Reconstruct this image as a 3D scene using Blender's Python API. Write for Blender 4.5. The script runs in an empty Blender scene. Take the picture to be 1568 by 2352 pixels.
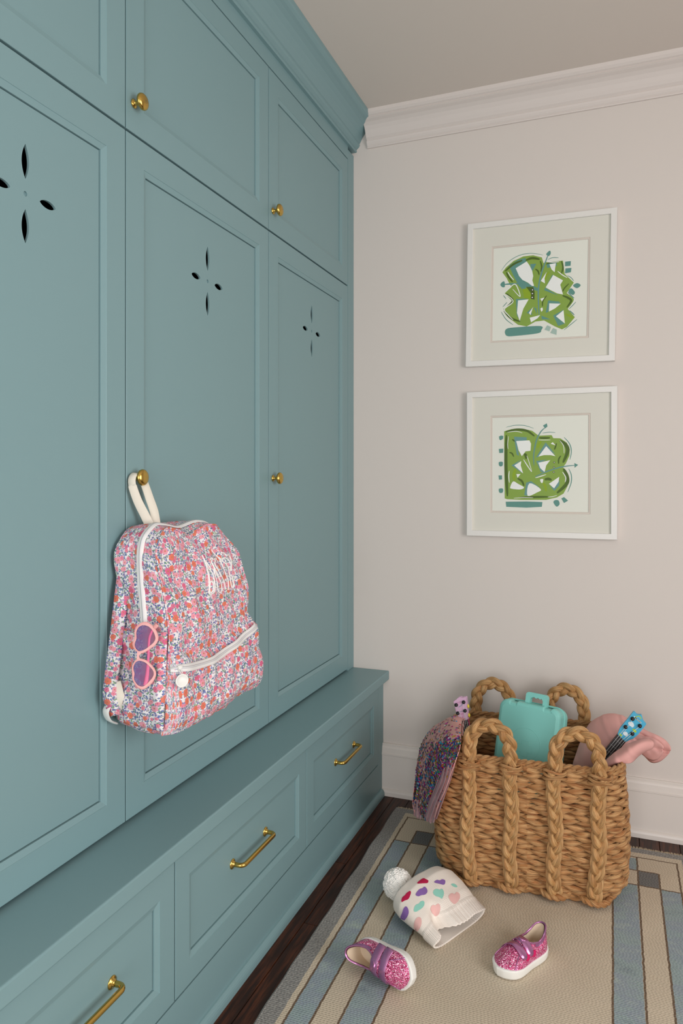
import bpy, math, random
import numpy as np
from mathutils import Vector, Matrix, noise
from mathutils.geometry import tessellate_polygon
from mathutils.bvhtree import BVHTree
random.seed(7)
PI = math.pi
SC = bpy.context.scene
COL = SC.collection

# ------------------------------------------------------------------ camera
FPX, CXP, HYP = 1661.0, 784.0, 1103.0
TH = math.atan(644 / FPX)
CAM = Vector((0.9111, -2.4728, 1.12))
cd = bpy.data.cameras.new('camera'); cam = bpy.data.objects.new('camera', cd); COL.objects.link(cam)
cam.location = CAM; cam.rotation_euler = (PI / 2, 0, TH)
cd.sensor_fit = 'HORIZONTAL'; cd.sensor_width = 24; cd.lens = 24 * FPX / 1568
cd.shift_y = -(1176 - HYP) / 1568
cd.clip_start = 0.05
SC.camera = cam
# ------------------------------------------------------------------ world, lights, exposure
w = bpy.data.worlds.new('world'); SC.world = w; w.use_nodes = True
w.node_tree.nodes['Background'].inputs[0].default_value = (0.93, 0.97, 1.0, 1)
w.node_tree.nodes['Background'].inputs[1].default_value = 0.2
def area(name, loc, target, sx, sy, energy, col):
    l = bpy.data.lights.new(name, 'AREA'); l.shape = 'RECTANGLE'; l.size = sx; l.size_y = sy
    l.energy = energy; l.color = col
    o = bpy.data.objects.new(name, l); COL.objects.link(o); o.location = loc
    o.rotation_euler = (Vector(target) - Vector(loc)).to_track_quat('-Z', 'Y').to_euler()
    return o
area('window_daylight', (2.70, -2.20, 1.15), (0, -2.20, 0.95), 1.4, 1.3, 45, (1.0, 0.98, 0.96))
area('doorway_daylight', (1.0, -4.62, 1.0), (0.3, 0, 0.9), 1.5, 1.8, 51, (0.985, 0.98, 0.97))
SC.view_settings.view_transform = 'Standard'; SC.view_settings.look = 'None'
SC.view_settings.gamma = 1; SC.view_settings.use_curve_mapping = False
SC.view_settings.exposure = 0.0

# ------------------------------------------------------------------ helpers
FW = Vector((-math.sin(TH), math.cos(TH), 0)); RT = Vector((math.cos(TH), math.sin(TH), 0))
def ray(x, y): return FW + RT * ((x - CXP) / FPX) - Vector((0, 0, 1)) * ((y - HYP) / FPX)
def onp(ax, v, x, y):
    """point of the plane axis=v that the photograph shows at pixel x, y"""
    r = ray(x, y); return CAM + r * ((v - CAM[ax]) / r[ax])
def lin(c):
    return tuple(((v / 255) / 12.92 if v / 255 <= 0.04045 else ((v / 255 + 0.055) / 1.055) ** 2.4) for v in c) + (1,)

class X:                                    # node-graph expressions
    def __init__(s, nt, sock): s.nt = nt; s.s = sock
    def _m(s, op, *a):
        n = s.nt.nodes.new('ShaderNodeMath'); n.operation = op
        for i, v in enumerate((s,) + a):
            if isinstance(v, X): s.nt.links.new(v.s, n.inputs[i])
            else: n.inputs[i].default_value = v
        return X(s.nt, n.outputs[0])
    def __add__(s, o): return s._m('ADD', o)
    def __sub__(s, o): return s._m('SUBTRACT', o)
    def __mul__(s, o): return s._m('MULTIPLY', o)
    def __truediv__(s, o): return s._m('DIVIDE', o)
    def __rsub__(s, o): return (s * -1.0) + o
    def lt(s, o): return s._m('LESS_THAN', o)
    def gt(s, o): return s._m('GREATER_THAN', o)
    def sin(s): return s._m('SINE')
    def cos(s): return s._m('COSINE')
    def abs(s): return s._m('ABSOLUTE')
    def mx(s, o): return s._m('MAXIMUM', o)
    def mn(s, o): return s._m('MINIMUM', o)
    def frac(s): return s._m('FRACT')
    def sqrt(s): return s._m('SQRT')
    def pw(s, o): return s._m('POWER', o)
    def atan2(s, o): return s._m('ARCTAN2', o)
    def within(s, a, b): return s.gt(a) * s.lt(b)
class Mat:
    def __init__(s, name, col=(200, 200, 200), rough=0.5, metal=0.0, **kw):
        m = bpy.data.materials.new(name); m.use_nodes = True; s.m = m; s.nt = m.node_tree
        s.b = s.nt.nodes['Principled BSDF']
        s.b.inputs['Base Color'].default_value = lin(col)
        s.b.inputs['Roughness'].default_value = rough; s.b.inputs['Metallic'].default_value = metal
        for k, v in kw.items(): s.b.inputs[k.replace('_', ' ')].default_value = v
    def coord(s, kind='Object', scale=(1, 1, 1), rot=(0, 0, 0)):
        t = s.nt.nodes.new('ShaderNodeTexCoord'); mp = s.nt.nodes.new('ShaderNodeMapping')
        mp.inputs['Scale'].default_value = scale; mp.inputs['Rotation'].default_value = rot
        s.nt.links.new(t.outputs[kind], mp.inputs[0]); return mp.outputs[0]
    def xyz(s, v):
        n = s.nt.nodes.new('ShaderNodeSeparateXYZ'); s.nt.links.new(v, n.inputs[0])
        return [X(s.nt, n.outputs[i]) for i in range(3)]
    def comb(s, a, b, c=0.0):
        n = s.nt.nodes.new('ShaderNodeCombineXYZ')
        for i, v in enumerate((a, b, c)):
            if isinstance(v, X): s.nt.links.new(v.s, n.inputs[i])
            else: n.inputs[i].default_value = v
        return n.outputs[0]
    def noise(s, v, scale=5, detail=2, out=0, rough=0.5):
        n = s.nt.nodes.new('ShaderNodeTexNoise'); n.inputs['Scale'].default_value = scale
        n.inputs['Detail'].default_value = detail; n.inputs['Roughness'].default_value = rough
        s.nt.links.new(v, n.inputs['Vector']); return X(s.nt, n.outputs[out])
    def voro(s, v, scale=5, rnd=1.0, dims='3D', feature='F1'):
        n = s.nt.nodes.new('ShaderNodeTexVoronoi'); n.voronoi_dimensions = dims; n.feature = feature
        n.inputs['Scale'].default_value = scale; n.inputs['Randomness'].default_value = rnd
        s.nt.links.new(v, n.inputs['Vector']); return n
    def ramp(s, fac, stops, interp='LINEAR'):
        n = s.nt.nodes.new('ShaderNodeValToRGB'); n.color_ramp.interpolation = interp
        e = n.color_ramp.elements
        while len(e) < len(stops): e.new(0.5)
        for el, (p, c) in zip(e, stops): el.position = p; el.color = lin(c)
        s.nt.links.new(fac.s, n.inputs[0]); return X(s.nt, n.outputs[0])
    def rgb(s, c):
        n = s.nt.nodes.new('ShaderNodeRGB'); n.outputs[0].default_value = lin(c); return X(s.nt, n.outputs[0])
    def mix(s, fac, a, b, mode='MIX'):
        n = s.nt.nodes.new('ShaderNodeMix'); n.data_type = 'RGBA'; n.blend_type = mode
        for i, v in ((0, fac), (6, a), (7, b)):
            if isinstance(v, X): s.nt.links.new(v.s, n.inputs[i])
            elif i == 0: n.inputs[0].default_value = v
            else: n.inputs[i].default_value = lin(v)
        return X(s.nt, n.outputs[2])
    def color(s, x): s.nt.links.new(x.s, s.b.inputs['Base Color']); return s
    def rough(s, x): s.nt.links.new(x.s, s.b.inputs['Roughness']); return s
    def bump(s, x, strength=0.3, dist=0.001):
        n = s.nt.nodes.new('ShaderNodeBump'); n.inputs['Strength'].default_value = strength
        n.inputs['Distance'].default_value = dist; s.nt.links.new(x.s, n.inputs['Height'])
        s.nt.links.new(n.outputs[0], s.b.inputs['Normal']); return s

OFF = {}
def link(o, parent=None, label=None, cat=None, group=None, kind=None):
    COL.objects.link(o)
    if parent is not None: o.parent = parent
    if label: o['label'] = label
    if cat: o['category'] = cat
    if group: o['group'] = group
    if kind: o['kind'] = kind
    return o
def thing(name, label, cat, loc=(0, 0, 0), group=None, local=False):
    """an Empty at the thing's base; its parts are given in world coordinates unless local"""
    o = bpy.data.objects.new(name, None); o.empty_display_size = 0.05; o.location = loc
    link(o, None, label, cat, group); OFF[o.name] = Vector((0, 0, 0)) if local else Vector(loc)
    return o
class MB:
    def __init__(s): s.v = []; s.f = []; s.uv = []; s.mi = []; s.n = 0
    def add(s, V, F, UV=None, mi=0):
        V = [tuple(p) for p in V]; b = s.n
        s.v += V; s.n += len(V); s.uv += (list(UV) if UV is not None else [(0, 0)] * len(V))
        s.f += [tuple(i + b for i in f) for f in F]; s.mi += [mi] * len(F); return s
    def box(s, x0, x1, y0, y1, z0, z1, mi=0):
        V = [(x, y, z) for x in (x0, x1) for y in (y0, y1) for z in (z0, z1)]
        return s.add(V, [(0, 1, 3, 2), (4, 6, 7, 5), (0, 4, 5, 1), (2, 3, 7, 6), (0, 2, 6, 4), (1, 5, 7, 3)], mi=mi)
    def grid(s, f, nu, nv, mi=0, closeu=False, flip=False):
        V = []; UV = []
        for j in range(nv + 1):
            for i in range(nu + 1):
                r = f(i / nu, j / nv)
                if len(r) == 2: V.append(r[0]); UV.append(r[1])
                else: V.append(r); UV.append((i / nu, j / nv))
        F = []
        for j in range(nv):
            for i in range(nu):
                a = j * (nu + 1) + i; q = (a, a + 1, a + nu + 2, a + nu + 1)
                F.append(q[::-1] if flip else q)
        return s.add(V, F, UV, mi)
    def tube(s, P, a, b=None, n=8, ref=None, closed=False, mi=0, caps=True, uo=0.0, twist=0.0):
        """swept ellipse: half-axes a (along ref) and b (across); P: points"""
        P = np.array([tuple(p) for p in P], float); N = len(P)
        A = np.broadcast_to(np.asarray(a, float), (N,)); B = A if b is None else np.broadcast_to(np.asarray(b, float), (N,))
        if closed: T = np.roll(P, -1, 0) - np.roll(P, 1, 0)
        else: T = np.gradient(P, axis=0)
        T /= np.linalg.norm(T, axis=1)[:, None] + 1e-12
        if ref is None:
            r = np.array([0, 0, 1.0]) if abs(T[0][2]) < 0.9 else np.array([1.0, 0, 0]); R = np.zeros_like(P)
            for i in range(N):
                r = r - T[i] * (r @ T[i]); r /= np.linalg.norm(r) + 1e-12; R[i] = r
        else:
            R = np.broadcast_to(np.asarray(ref, float), P.shape).copy()
            R -= T * (R * T).sum(1)[:, None]; R /= np.linalg.norm(R, axis=1)[:, None] + 1e-12
        Bn = np.cross(T, R)
        L = np.concatenate([[0], np.cumsum(np.linalg.norm(np.diff(P, axis=0), axis=1))])
        M = N + 1 if closed else N
        V = []; UV = []
        for k in range(M):
            i = k % N
            Lk = L[i] if k < N else L[-1] + np.linalg.norm(P[0] - P[-1])
            for j in range(n + 1):
                t = 2 * PI * j / n + twist
                V.append(tuple(P[i] + R[i] * A[i] * math.cos(t) + Bn[i] * B[i] * math.sin(t))); UV.append((Lk + uo, j / n))
        F = [(k * (n + 1) + j, k * (n + 1) + j + 1, (k + 1) * (n + 1) + j + 1, (k + 1) * (n + 1) + j) for k in range(M - 1) for j in range(n)]
        if caps and not closed:
            F.append(tuple(range(n - 1, -1, -1))); F.append(tuple((M - 1) * (n + 1) + j for j in range(n)))
        return s.add(V, F, UV, mi)
    def lathe(s, prof, origin, axis, n=28, mi=0):
        ax = Vector(axis).normalized(); r = ax.orthogonal().normalized(); q = ax.cross(r); o = Vector(origin)
        V = []; m = len(prof)
        for i in range(n):
            t = 2 * PI * i / n; d = r * math.cos(t) + q * math.sin(t)
            V += [tuple(o + ax * h + d * rr) for rr, h in prof]
        F = [(i * m + k, ((i + 1) % n) * m + k, ((i + 1) % n) * m + k + 1, i * m + k + 1) for i in range(n) for k in range(m - 1)]
        F.append(tuple(i * m + m - 1 for i in range(n))); F.append(tuple(i * m for i in range(n - 1, -1, -1)))
        return s.add(V, F, mi=mi)
    def extr(s, prof, p0, p1, mi=0):
        """extrude a closed 3D polygon prof (at p0) by p1-p0"""
        d = Vector(p1) - Vector(p0); n = len(prof)
        V = [tuple(Vector(p)) for p in prof] + [tuple(Vector(p) + d) for p in prof]
        tr = tessellate_polygon([[Vector(p) for p in prof]])
        F = [tuple(t) for t in tr] + [tuple(n + i for i in t[::-1]) for t in tr]
        F += [(i, (i + 1) % n, n + (i + 1) % n, n + i) for i in range(n)]
        return s.add(V, F, mi=mi)
    def ico(s, c, r, sc=(1, 1, 1), rot=None, mi=0):
        t = (1 + 5 ** .5) / 2; q = math.sqrt(1 + t * t)
        V = [(-1, t, 0), (1, t, 0), (-1, -t, 0), (1, -t, 0), (0, -1, t), (0, 1, t), (0, -1, -t), (0, 1, -t), (t, 0, -1), (t, 0, 1), (-t, 0, -1), (-t, 0, 1)]
        F = [(0, 11, 5), (0, 5, 1), (0, 1, 7), (0, 7, 10), (0, 10, 11), (1, 5, 9), (5, 11, 4), (11, 10, 2), (10, 7, 6), (7, 1, 8), (3, 9, 4), (3, 4, 2), (3, 2, 6), (3, 6, 8), (3, 8, 9), (4, 9, 5), (2, 4, 11), (6, 2, 10), (8, 6, 7), (9, 8, 1)]
        W = []
        for v in V:
            p = Vector((v[0] * sc[0], v[1] * sc[1], v[2] * sc[2])) * (r / q)
            if rot is not None: p = rot @ p
            W.append(tuple(Vector(c) + p))
        return s.add(W, F, mi=mi)
    def build(s, name, mats, parent=None, smooth=True, bevel=0, solid=0, sub=0, base=None, weld=False, **kw):
        off = OFF.get(parent.name, Vector((0, 0, 0))) if parent else (Vector(base) if base is not None else Vector((0, 0, 0)))
        ov = tuple(off)
        me = bpy.data.meshes.new(name)
        me.from_pydata([(p[0] - ov[0], p[1] - ov[1], p[2] - ov[2]) for p in s.v], [], s.f)
        uvl = me.uv_layers.new(name='UV')
        li = np.zeros(len(me.loops), np.int32); me.loops.foreach_get('vertex_index', li)
        uvl.data.foreach_set('uv', np.array(s.uv, np.float32)[li].ravel())
        for m in (mats if isinstance(mats, (list, tuple)) else [mats]): me.materials.append(m.m if isinstance(m, Mat) else m)
        me.polygons.foreach_set('material_index', np.array(s.mi, np.int32))
        me.polygons.foreach_set('use_smooth', [smooth] * len(s.f))
        me.update()
        o = bpy.data.objects.new(name, me); link(o, parent, **kw); OFF[o.name] = off
        if parent is None and base is not None: o.location = base
        if weld: md = o.modifiers.new('weld', 'WELD'); md.merge_threshold = 0.0002
        if solid: md = o.modifiers.new('solid', 'SOLIDIFY'); md.thickness = solid; md.offset = 0
        if bevel: md = o.modifiers.new('bevel', 'BEVEL'); md.width = bevel; md.segments = 3; md.limit_method = 'ANGLE'; md.angle_limit = 0.6
        if sub: md = o.modifiers.new('sub', 'SUBSURF'); md.levels = sub; md.render_levels = sub
        return o
    def bvh(s): return BVHTree.FromPolygons([Vector(p) for p in s.v], s.f)
def copy_tree(o, dx=(0, 0, 0), parent=None):
    c = o.copy(); link(c, parent) if parent is None else (COL.objects.link(c), setattr(c, 'parent', parent))
    if parent is None: c.location = Vector(o.location) + Vector(dx)
    OFF[c.name] = OFF.get(o.name, Vector((0, 0, 0)))
    for ch in [x for x in bpy.data.objects if x.parent == o]: copy_tree(ch, parent=c)
    return c
def catmull(P, n=8, closed=False):
    P = [Vector(p) for p in P]; N = len(P); out = []
    rng = range(N) if closed else range(N - 1)
    for i in rng:
        if closed: a, b, c, d = P[i - 1], P[i], P[(i + 1) % N], P[(i + 2) % N]
        else: a, b, c, d = P[max(i - 1, 0)], P[i], P[i + 1], P[min(i + 2, N - 1)]
        for k in range(n):
            t = k / n
            out.append(0.5 * ((2 * b) + (c - a) * t + (2 * a - 5 * b + 4 * c - d) * t * t + (3 * b - a - 3 * c + d) * t ** 3))
    if not closed: out.append(P[-1])
    return out
def lerp(a, b, t): return a + (b - a) * t
def sm(a, b, x):
    t = min(1, max(0, (x - a) / (b - a))); return t * t * (3 - 2 * t)
def tab(xs, ys, x):
    return float(np.interp(x, xs, ys))
def nz(x, y=0, z=0): return noise.noise(Vector((x, y, z)))
def decal(mb, poly, bvh, off=0.0006, rings=3, mi=0, plane=None):
    """poly: pixel outline laid on the surface it falls on"""
    cx = sum(p[0] for p in poly) / len(poly); cy = sum(p[1] for p in poly) / len(poly); V = []
    def hit(x, y):
        r = ray(x, y).normalized(); h = bvh.ray_cast(CAM, r)
        if h[0] is None: return None
        n = h[1] if h[1].dot(r) < 0 else -h[1]; return h[0] + n * off
    n = len(poly)
    for k in range(rings):
        s = 1 - k / rings
        for p in poly:
            h = hit(cx + (p[0] - cx) * s, cy + (p[1] - cy) * s)
            if h is None: h = Vector(V[-1]) if V else None
            if h is None: return
            V.append(tuple(h))
    c = hit(cx, cy); V.append(tuple(c if c is not None else V[-1]))
    F = []
    for k in range(rings - 1):
        for i in range(n): F.append((k * n + i, k * n + (i + 1) % n, (k + 1) * n + (i + 1) % n, (k + 1) * n + i))
    for i in range(n): F.append(((rings - 1) * n + i, (rings - 1) * n + (i + 1) % n, rings * n))
    mb.add(V, F, mi=mi)

# ------------------------------------------------------------------ materials
TEAL_C = (125, 157, 162)
TEAL = Mat('teal_paint', TEAL_C, 0.42); _c = TEAL.coord(); TEAL.bump(TEAL.noise(_c, 420, 2), 0.05, 0.0006)
CARC = Mat('unlit_cabinet_interior', (42, 40, 38), 0.8)
WALL = Mat('warm_white_wall', (220, 212, 206), 0.85); _c = WALL.coord(); WALL.bump(WALL.noise(_c, 300, 3), 0.06, 0.0008)
CEIL = Mat('ceiling_white', (222, 212, 204), 0.9)
TRIM = Mat('trim_white', (226, 219, 213), 0.38)
BRASS = Mat('brushed_brass', (206, 172, 92), 0.24, 1.0); _c = BRASS.coord(); BRASS.rough(BRASS.noise(_c, 60, 2) * 0.12 + 0.18)
WHITE = Mat('white_plastic', (236, 236, 232), 0.45)

def wood():
    m = Mat('dark_walnut_stained_oak', (60, 33, 20), 0.42, Specular_IOR_Level=0.3)
    info = m.nt.nodes.new('ShaderNodeObjectInfo'); rnd = X(m.nt, info.outputs['Random'])
    x, y, z = m.xyz(m.coord())
    v = m.comb(x * 55 + rnd * 40, y * 4.5 + rnd * 90, z)
    g = m.noise(v, 1.3, 5, rough=0.65)
    v2 = m.comb(x * 420 + rnd * 300, y * 9, z)
    f = m.noise(v2, 1.0, 3)
    c = m.ramp(g, [(0.3, (30, 13, 7)), (0.47, (56, 27, 14)), (0.6, (90, 46, 24)), (0.75, (52, 25, 13))])
    c = m.mix((f.gt(0.56)) * 0.55, c, (20, 10, 6))
    c = m.mix(rnd * 0.35, c, (38, 20, 13))
    m.color(c); m.bump(f, 0.15, 0.0004); return m
WOOD = wood()

# ------------------------------------------------------------------ room shell
H = 2.42
def plane_obj(name, V, F, m):
    return MB().add(V, F).build(name, m, smooth=False, kind='structure')
XL, XR, YF = -0.5, 2.75, -4.7
MB().box(XL, XR, 0, 0.1, 0, H + 0.02).build('wall_back', WALL, smooth=False, kind='structure')
MB().box(XL - 0.1, XL, YF, 0.1, 0, H + 0.02).build('wall_left', WALL, smooth=False, kind='structure')
b = MB()                                    # right wall with the window opening the daylight comes through
b.box(XR, XR + 0.1, YF, -3.00, 0, H + 0.02); b.box(XR, XR + 0.1, -1.40, 0.1, 0, H + 0.02)
b.box(XR, XR + 0.1, -3.00, -1.40, 0, 0.45); b.box(XR, XR + 0.1, -3.00, -1.40, 1.85, H + 0.02)
b.build('wall_right', WALL, smooth=False, kind='structure')
b = MB()                                    # wall behind the camera with its doorway
b.box(XL, 0.3, YF - 0.1, YF, 0, H + 0.02); b.box(1.9, XR, YF - 0.1, YF, 0, H + 0.02); b.box(0.3, 1.9, YF - 0.1, YF, 2.35, H + 0.02)
b.build('wall_front', WALL, smooth=False, kind='structure')
MB().box(XL - 0.1, XR + 0.1, YF - 0.1, 0.1, H, H + 0.1).build('ceiling', CEIL, smooth=False, kind='structure')
floor = MB().box(XL - 0.1, XR + 0.1, YF - 0.1, 0.1, -0.08, -0.012).build('floor', WOOD, smooth=False, kind='structure')
pw = 0.0572; plank_me = {}
def plank(x, y0, L):
    k = round(L, 1)
    L = k
    if k not in plank_me:
        mb = MB(); g = 0.0006
        rings = [(0.0, -0.012), (0.0, -0.0012), (0.0012, 0.0)]
        V = []
        for ins, z in rings: V += [(g + ins, g + ins, z), (pw - g - ins, g + ins, z), (pw - g - ins, L - g - ins, z), (g + ins, L - g - ins, z)]
        F = [(r * 4 + i, r * 4 + (i + 1) % 4, r * 4 + 4 + (i + 1) % 4, r * 4 + 4 + i) for r in range(2) for i in range(4)] + [(8, 9, 10, 11)]
        o = mb.add(V, F).build('plank', WOOD, floor, smooth=False); plank_me[k] = o.data
    else:
        o = bpy.data.objects.new('plank', plank_me[k]); link(o, floor)
    o.location = (x, y0, 0)
x = 0.0458
rr = random.Random(3)
while x < 1.72:
    y = -rr.choice([0.5, 0.8, 1.1, 1.3]); ends = [0.0]
    y1 = 0.0
    while y1 > -2.9:
        L = rr.choice([0.7, 0.9, 1.1, 1.4]) if y1 < 0 else -y
        plank(x, y1 - L, L); y1 -= L
    x += pw
# baseboard, crown
def run_x(name, prof, x0, x1, mat, **kw):    # prof: (y, z)
    P = [(x0, y, z) for y, z in prof]
    return MB().extr(P, (x0, 0, 0), (x1, 0, 0)).build(name, mat, smooth=False, **kw)
run_x('baseboard_back', [(0, 0), (0, 0.181), (-0.006, 0.181), (-0.0085, 0.179), (-0.0085, 0.173), (-0.0105, 0.171), (-0.0125, 0.166), (-0.0132, 0.158), (-0.0138, 0.150),
      (-0.0165, 0.1475), (-0.0165, 0.142), (-0.0145, 0.1405), (-0.0145, 0.024), (-0.0185, 0.0225), (-0.0225, 0.019), (-0.0245, 0.013), (-0.025, 0)], 0.095, XR, TRIM, kind='structure')
CROWN = [(0, 2.317), (-0.007, 2.317), (-0.0085, 2.320), (-0.007, 2.324), (-0.010, 2.327), (-0.014, 2.333), (-0.0155, 2.339), (-0.0135, 2.343), (-0.020, 2.349), (-0.026, 2.358),
         (-0.033, 2.370), (-0.042, 2.381), (-0.053, 2.389), (-0.064, 2.3935), (-0.068, 2.396), (-0.066, 2.400), (-0.072, 2.403), (-0.078, 2.409), (-0.080, 2.4200), (0, 2.4200)]
run_x('trim_1', CROWN, 0.055, XR, Mat('crown_white', (222, 213, 208), 0.55), kind='structure')

# ------------------------------------------------------------------ cabinetry
SPCS = [0.6188, 0.6188, 0.508]                              # column widths, from the white wall forward
COLY = [-0.0600 - sum(SPCS[:i + 1]) for i in range(3)]      # near edge of each column
def rings(mb, y0, y1, z0, z1, R):
    V = []
    for ins, x in R: V += [(x, y0 + ins, z0 + ins), (x, y1 - ins, z0 + ins), (x, y1 - ins, z1 - ins), (x, y0 + ins, z1 - ins)]
    F = [(r * 4 + i, r * 4 + (i + 1) % 4, r * 4 + 4 + (i + 1) % 4, r * 4 + 4 + i) for r in range(len(R) - 1) for i in range(4)]
    mb.add(V, F)
def frame_part(name, parent, xf, y0, y1, z0, z1, sw, th=0.02):
    mb = MB()
    rings(mb, y0, y1, z0, z1, [(sw + 0.02, xf - th), (0.0, xf - th), (0.0, xf - 0.0012), (0.0004, xf - 0.0004), (0.0012, xf), (sw, xf), (sw + 0.0006, xf - 0.0011), (sw + 0.0114, xf - 0.0045), (sw + 0.0118, xf - 0.0125), (sw + 0.02, xf - 0.0125)])
    return mb.build(name, TEAL, parent, smooth=False)
def petal(cy, cz, hy, hz, vert, n=22, pw_=1.0):
    out = []
    for k in range(n):
        t = -1 + 2 * k / n; w_ = (1 - t * t) ** pw_
        out.append((cy + w_ * hy, cz + t * hz) if vert else (cy + t * hy, cz - w_ * hz))
    for k in range(n):
        t = 1 - 2 * k / n; w_ = (1 - t * t) ** pw_
        out.append((cy - w_ * hy, cz + t * hz) if vert else (cy + t * hy, cz + w_ * hz))
    return out
def panel_part(parent, xf, y0, y1, z0, z1, sw, holes=False):
    mb = MB(); i = sw + 0.0134; x = xf - 0.0070
    outer = [(y0 + i, z0 + i), (y1 - i, z0 + i), (y1 - i, z1 - i), (y0 + i, z1 - i)]
    loops = [outer]; depth = 0.0046
    if holes:
        cy = (y0 + y1) / 2 + 0.0035; cz = 1.5930
        loops += [petal(cy, 1.6465, 0.0080, 0.0292, True), petal(cy, 1.5395, 0.0080, 0.0285, True),
                  petal(cy - 0.0502, cz - 0.0005, 0.0185, 0.0070, False, pw_=0.75), petal(cy + 0.0502, cz - 0.001, 0.0185, 0.0070, False, pw_=0.75)]
        loops.append([(cy + 0.0042 * math.cos(t * PI / 9), cz + 0.0042 * math.sin(t * PI / 9)) for t in range(18)])
    L3 = [[Vector((x, a, c)) for a, c in lp] for lp in loops]
    flat = [p for lp in L3 for p in lp]
    mb.add(flat, [tuple(t) for t in tessellate_polygon(L3)])
    for k, lp in enumerate(L3):
        if k == 0: continue
        dd = 0.003 if k == 5 else depth; n = len(lp)
        mb.add([tuple(p) for p in lp] + [(p.x - dd, p.y, p.z) for p in lp], [(j, (j + 1) % n, n + (j + 1) % n, n + j) for j in range(n)] + ([tuple(range(n, 2 * n))] if k == 5 else []))
    n = 4
    mb.add([tuple(p) for p in L3[0]] + [(p.x - depth, p.y, p.z) for p in L3[0]], [(j, (j + 1) % 4, 4 + (j + 1) % 4, 4 + j) for j in range(4)])
    return mb.build('panel', TEAL, parent, smooth=False)
KN = [(0.0, 0), (0.0088, 0.0), (0.0092, 0.0012), (0.0088, 0.0026), (0.0060, 0.0038), (0.0046, 0.006), (0.0043, 0.010), (0.0052, 0.0135), (0.0085, 0.0155), (0.0135, 0.0172),
      (0.0160, 0.0192), (0.0166, 0.0215), (0.0160, 0.0240), (0.0140, 0.0262), (0.0105, 0.0279), (0.0055, 0.0290), (0.0, 0.0294)]
def knob(parent, y, z, x=0.0):
    return MB().lathe(KN, (x, y, z), (1, 0, 0), 40).build('knob', BRASS, parent, label='round brass knob')
def carcass(mb, x0, x1, y0, y1, z0, z1, t=0.016):
    mb.box(x0, x1, y0, y0 + t, z0, z1); mb.box(x0, x1, y1 - t, y1, z0, z1)
    mb.box(x0, x1, y0 + t, y1 - t, z0, z0 + t); mb.box(x0, x1, y0 + t, y1 - t, z1 - t, z1); mb.box(x0, x0 + t, y0 + t, y1 - t, z0 + t, z1 - t)
g = 0.0016
LAB = {'locker_cabinet': ['tall teal cabinet with the empty brass knob, next to the white wall', 'tall teal cabinet with the floral backpack hanging on its knob', 'tall teal cabinet cut off by the left edge, no knob in view'],
       'upper_cabinet': ['small teal upper cabinet nearest the corner with the white wall', 'teal upper cabinet between two others, above the backpack door', 'teal upper cabinet cut off at the top left, no knob in view'],
       'bench_drawer_unit': ['teal bench drawer nearest the white wall, with brass bar pull', 'teal bench drawer between two others, below the hanging backpack', 'teal bench drawer nearest the viewer, its pull cut off below']}
BX = 0.114
for k in range(3):
    y0, y1 = COLY[k], COLY[k] + SPCS[k]
    tall = thing('locker_cabinet', LAB['locker_cabinet'][k], 'cabinet', (0, (y0 + y1) / 2, 0.44), 'tall lockers in a row')
    mb = MB(); carcass(mb, -0.45, -0.021, y0 + 0.0004, y1 - 0.0004, 0.44, 1.8105); mb.build('cabinet_body', CARC, tall, smooth=False)
    d = frame_part('door', tall, 0, y0 + g, y1 - g, 0.4475, 1.8100, 0.0555)
    panel_part(d, 0, y0 + g, y1 - g, 0.4475, 1.8100, 0.0555, True); knob(d, y0 + 0.0245, 1.1255)
    uppr = thing('upper_cabinet', LAB['upper_cabinet'][k], 'cabinet', (0, (y0 + y1) / 2, 1.812), 'upper cabinets in a row')
    mb = MB(); carcass(mb, -0.45, -0.021, y0 + 0.0004, y1 - 0.0004, 1.8120, 2.27); mb.build('cabinet_body', CARC, uppr, smooth=False)
    d = frame_part('door', uppr, 0, y0 + g, y1 - g, 1.8150, 2.2635, 0.0555)
    panel_part(d, 0, y0 + g, y1 - g, 1.8150, 2.2635, 0.0555); knob(d, y0 + 0.0245, 1.8738)
    # bench units: one wide drawer each, above a common plinth
    ben = thing('bench_drawer_unit', LAB['bench_drawer_unit'][k], 'cabinet', (BX, (y0 + y1) / 2, 0.121), 'drawers under the bench')
    mb = MB(); carcass(mb, -0.45, BX - 0.021, y0 + 0.0004, y1 - 0.0004, 0.121, 0.4065); mb.build('cabinet_body', CARC, ben, smooth=False)
    d = frame_part('drawer', ben, BX, y0 + g, y1 - g, 0.1235, 0.3895, 0.0475)
    panel_part(d, BX, y0 + g, y1 - g, 0.1235, 0.3895, 0.0475)
    mb = MB(); yc = (y0 + y1) / 2; zc = 0.2705; xb = BX - 0.0076; hp = 0.079
    for s in (-1, 1): mb.lathe([(0, 0), (0.0108, 0), (0.0112, 0.001), (0.0108, 0.0024), (0.0075, 0.0036), (0.0058, 0.005), (0.0052, 0.008)], (xb, yc + s * hp, zc), (1, 0, 0), 24)
    path = [(xb, yc - hp, zc), (xb + 0.014, yc - hp, zc)]
    for q in range(7): t = q / 6 * PI / 2; path.append((xb + 0.016 + 0.012 * math.sin(t), yc - hp + 0.012 - 0.012 * math.cos(t), zc))
    for q in range(7): t = q / 6 * PI / 2; path.append((xb + 0.016 + 0.012 * math.cos(t), yc + hp - 0.012 + 0.012 * math.sin(t), zc))
    path += [(xb + 0.014, yc + hp, zc), (xb, yc + hp, zc)]
    mb.tube(path, 0.0052, n=14, ref=(0, 0, 1)); mb.build('handle', BRASS, d, label='curved brass bar pull')
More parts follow.
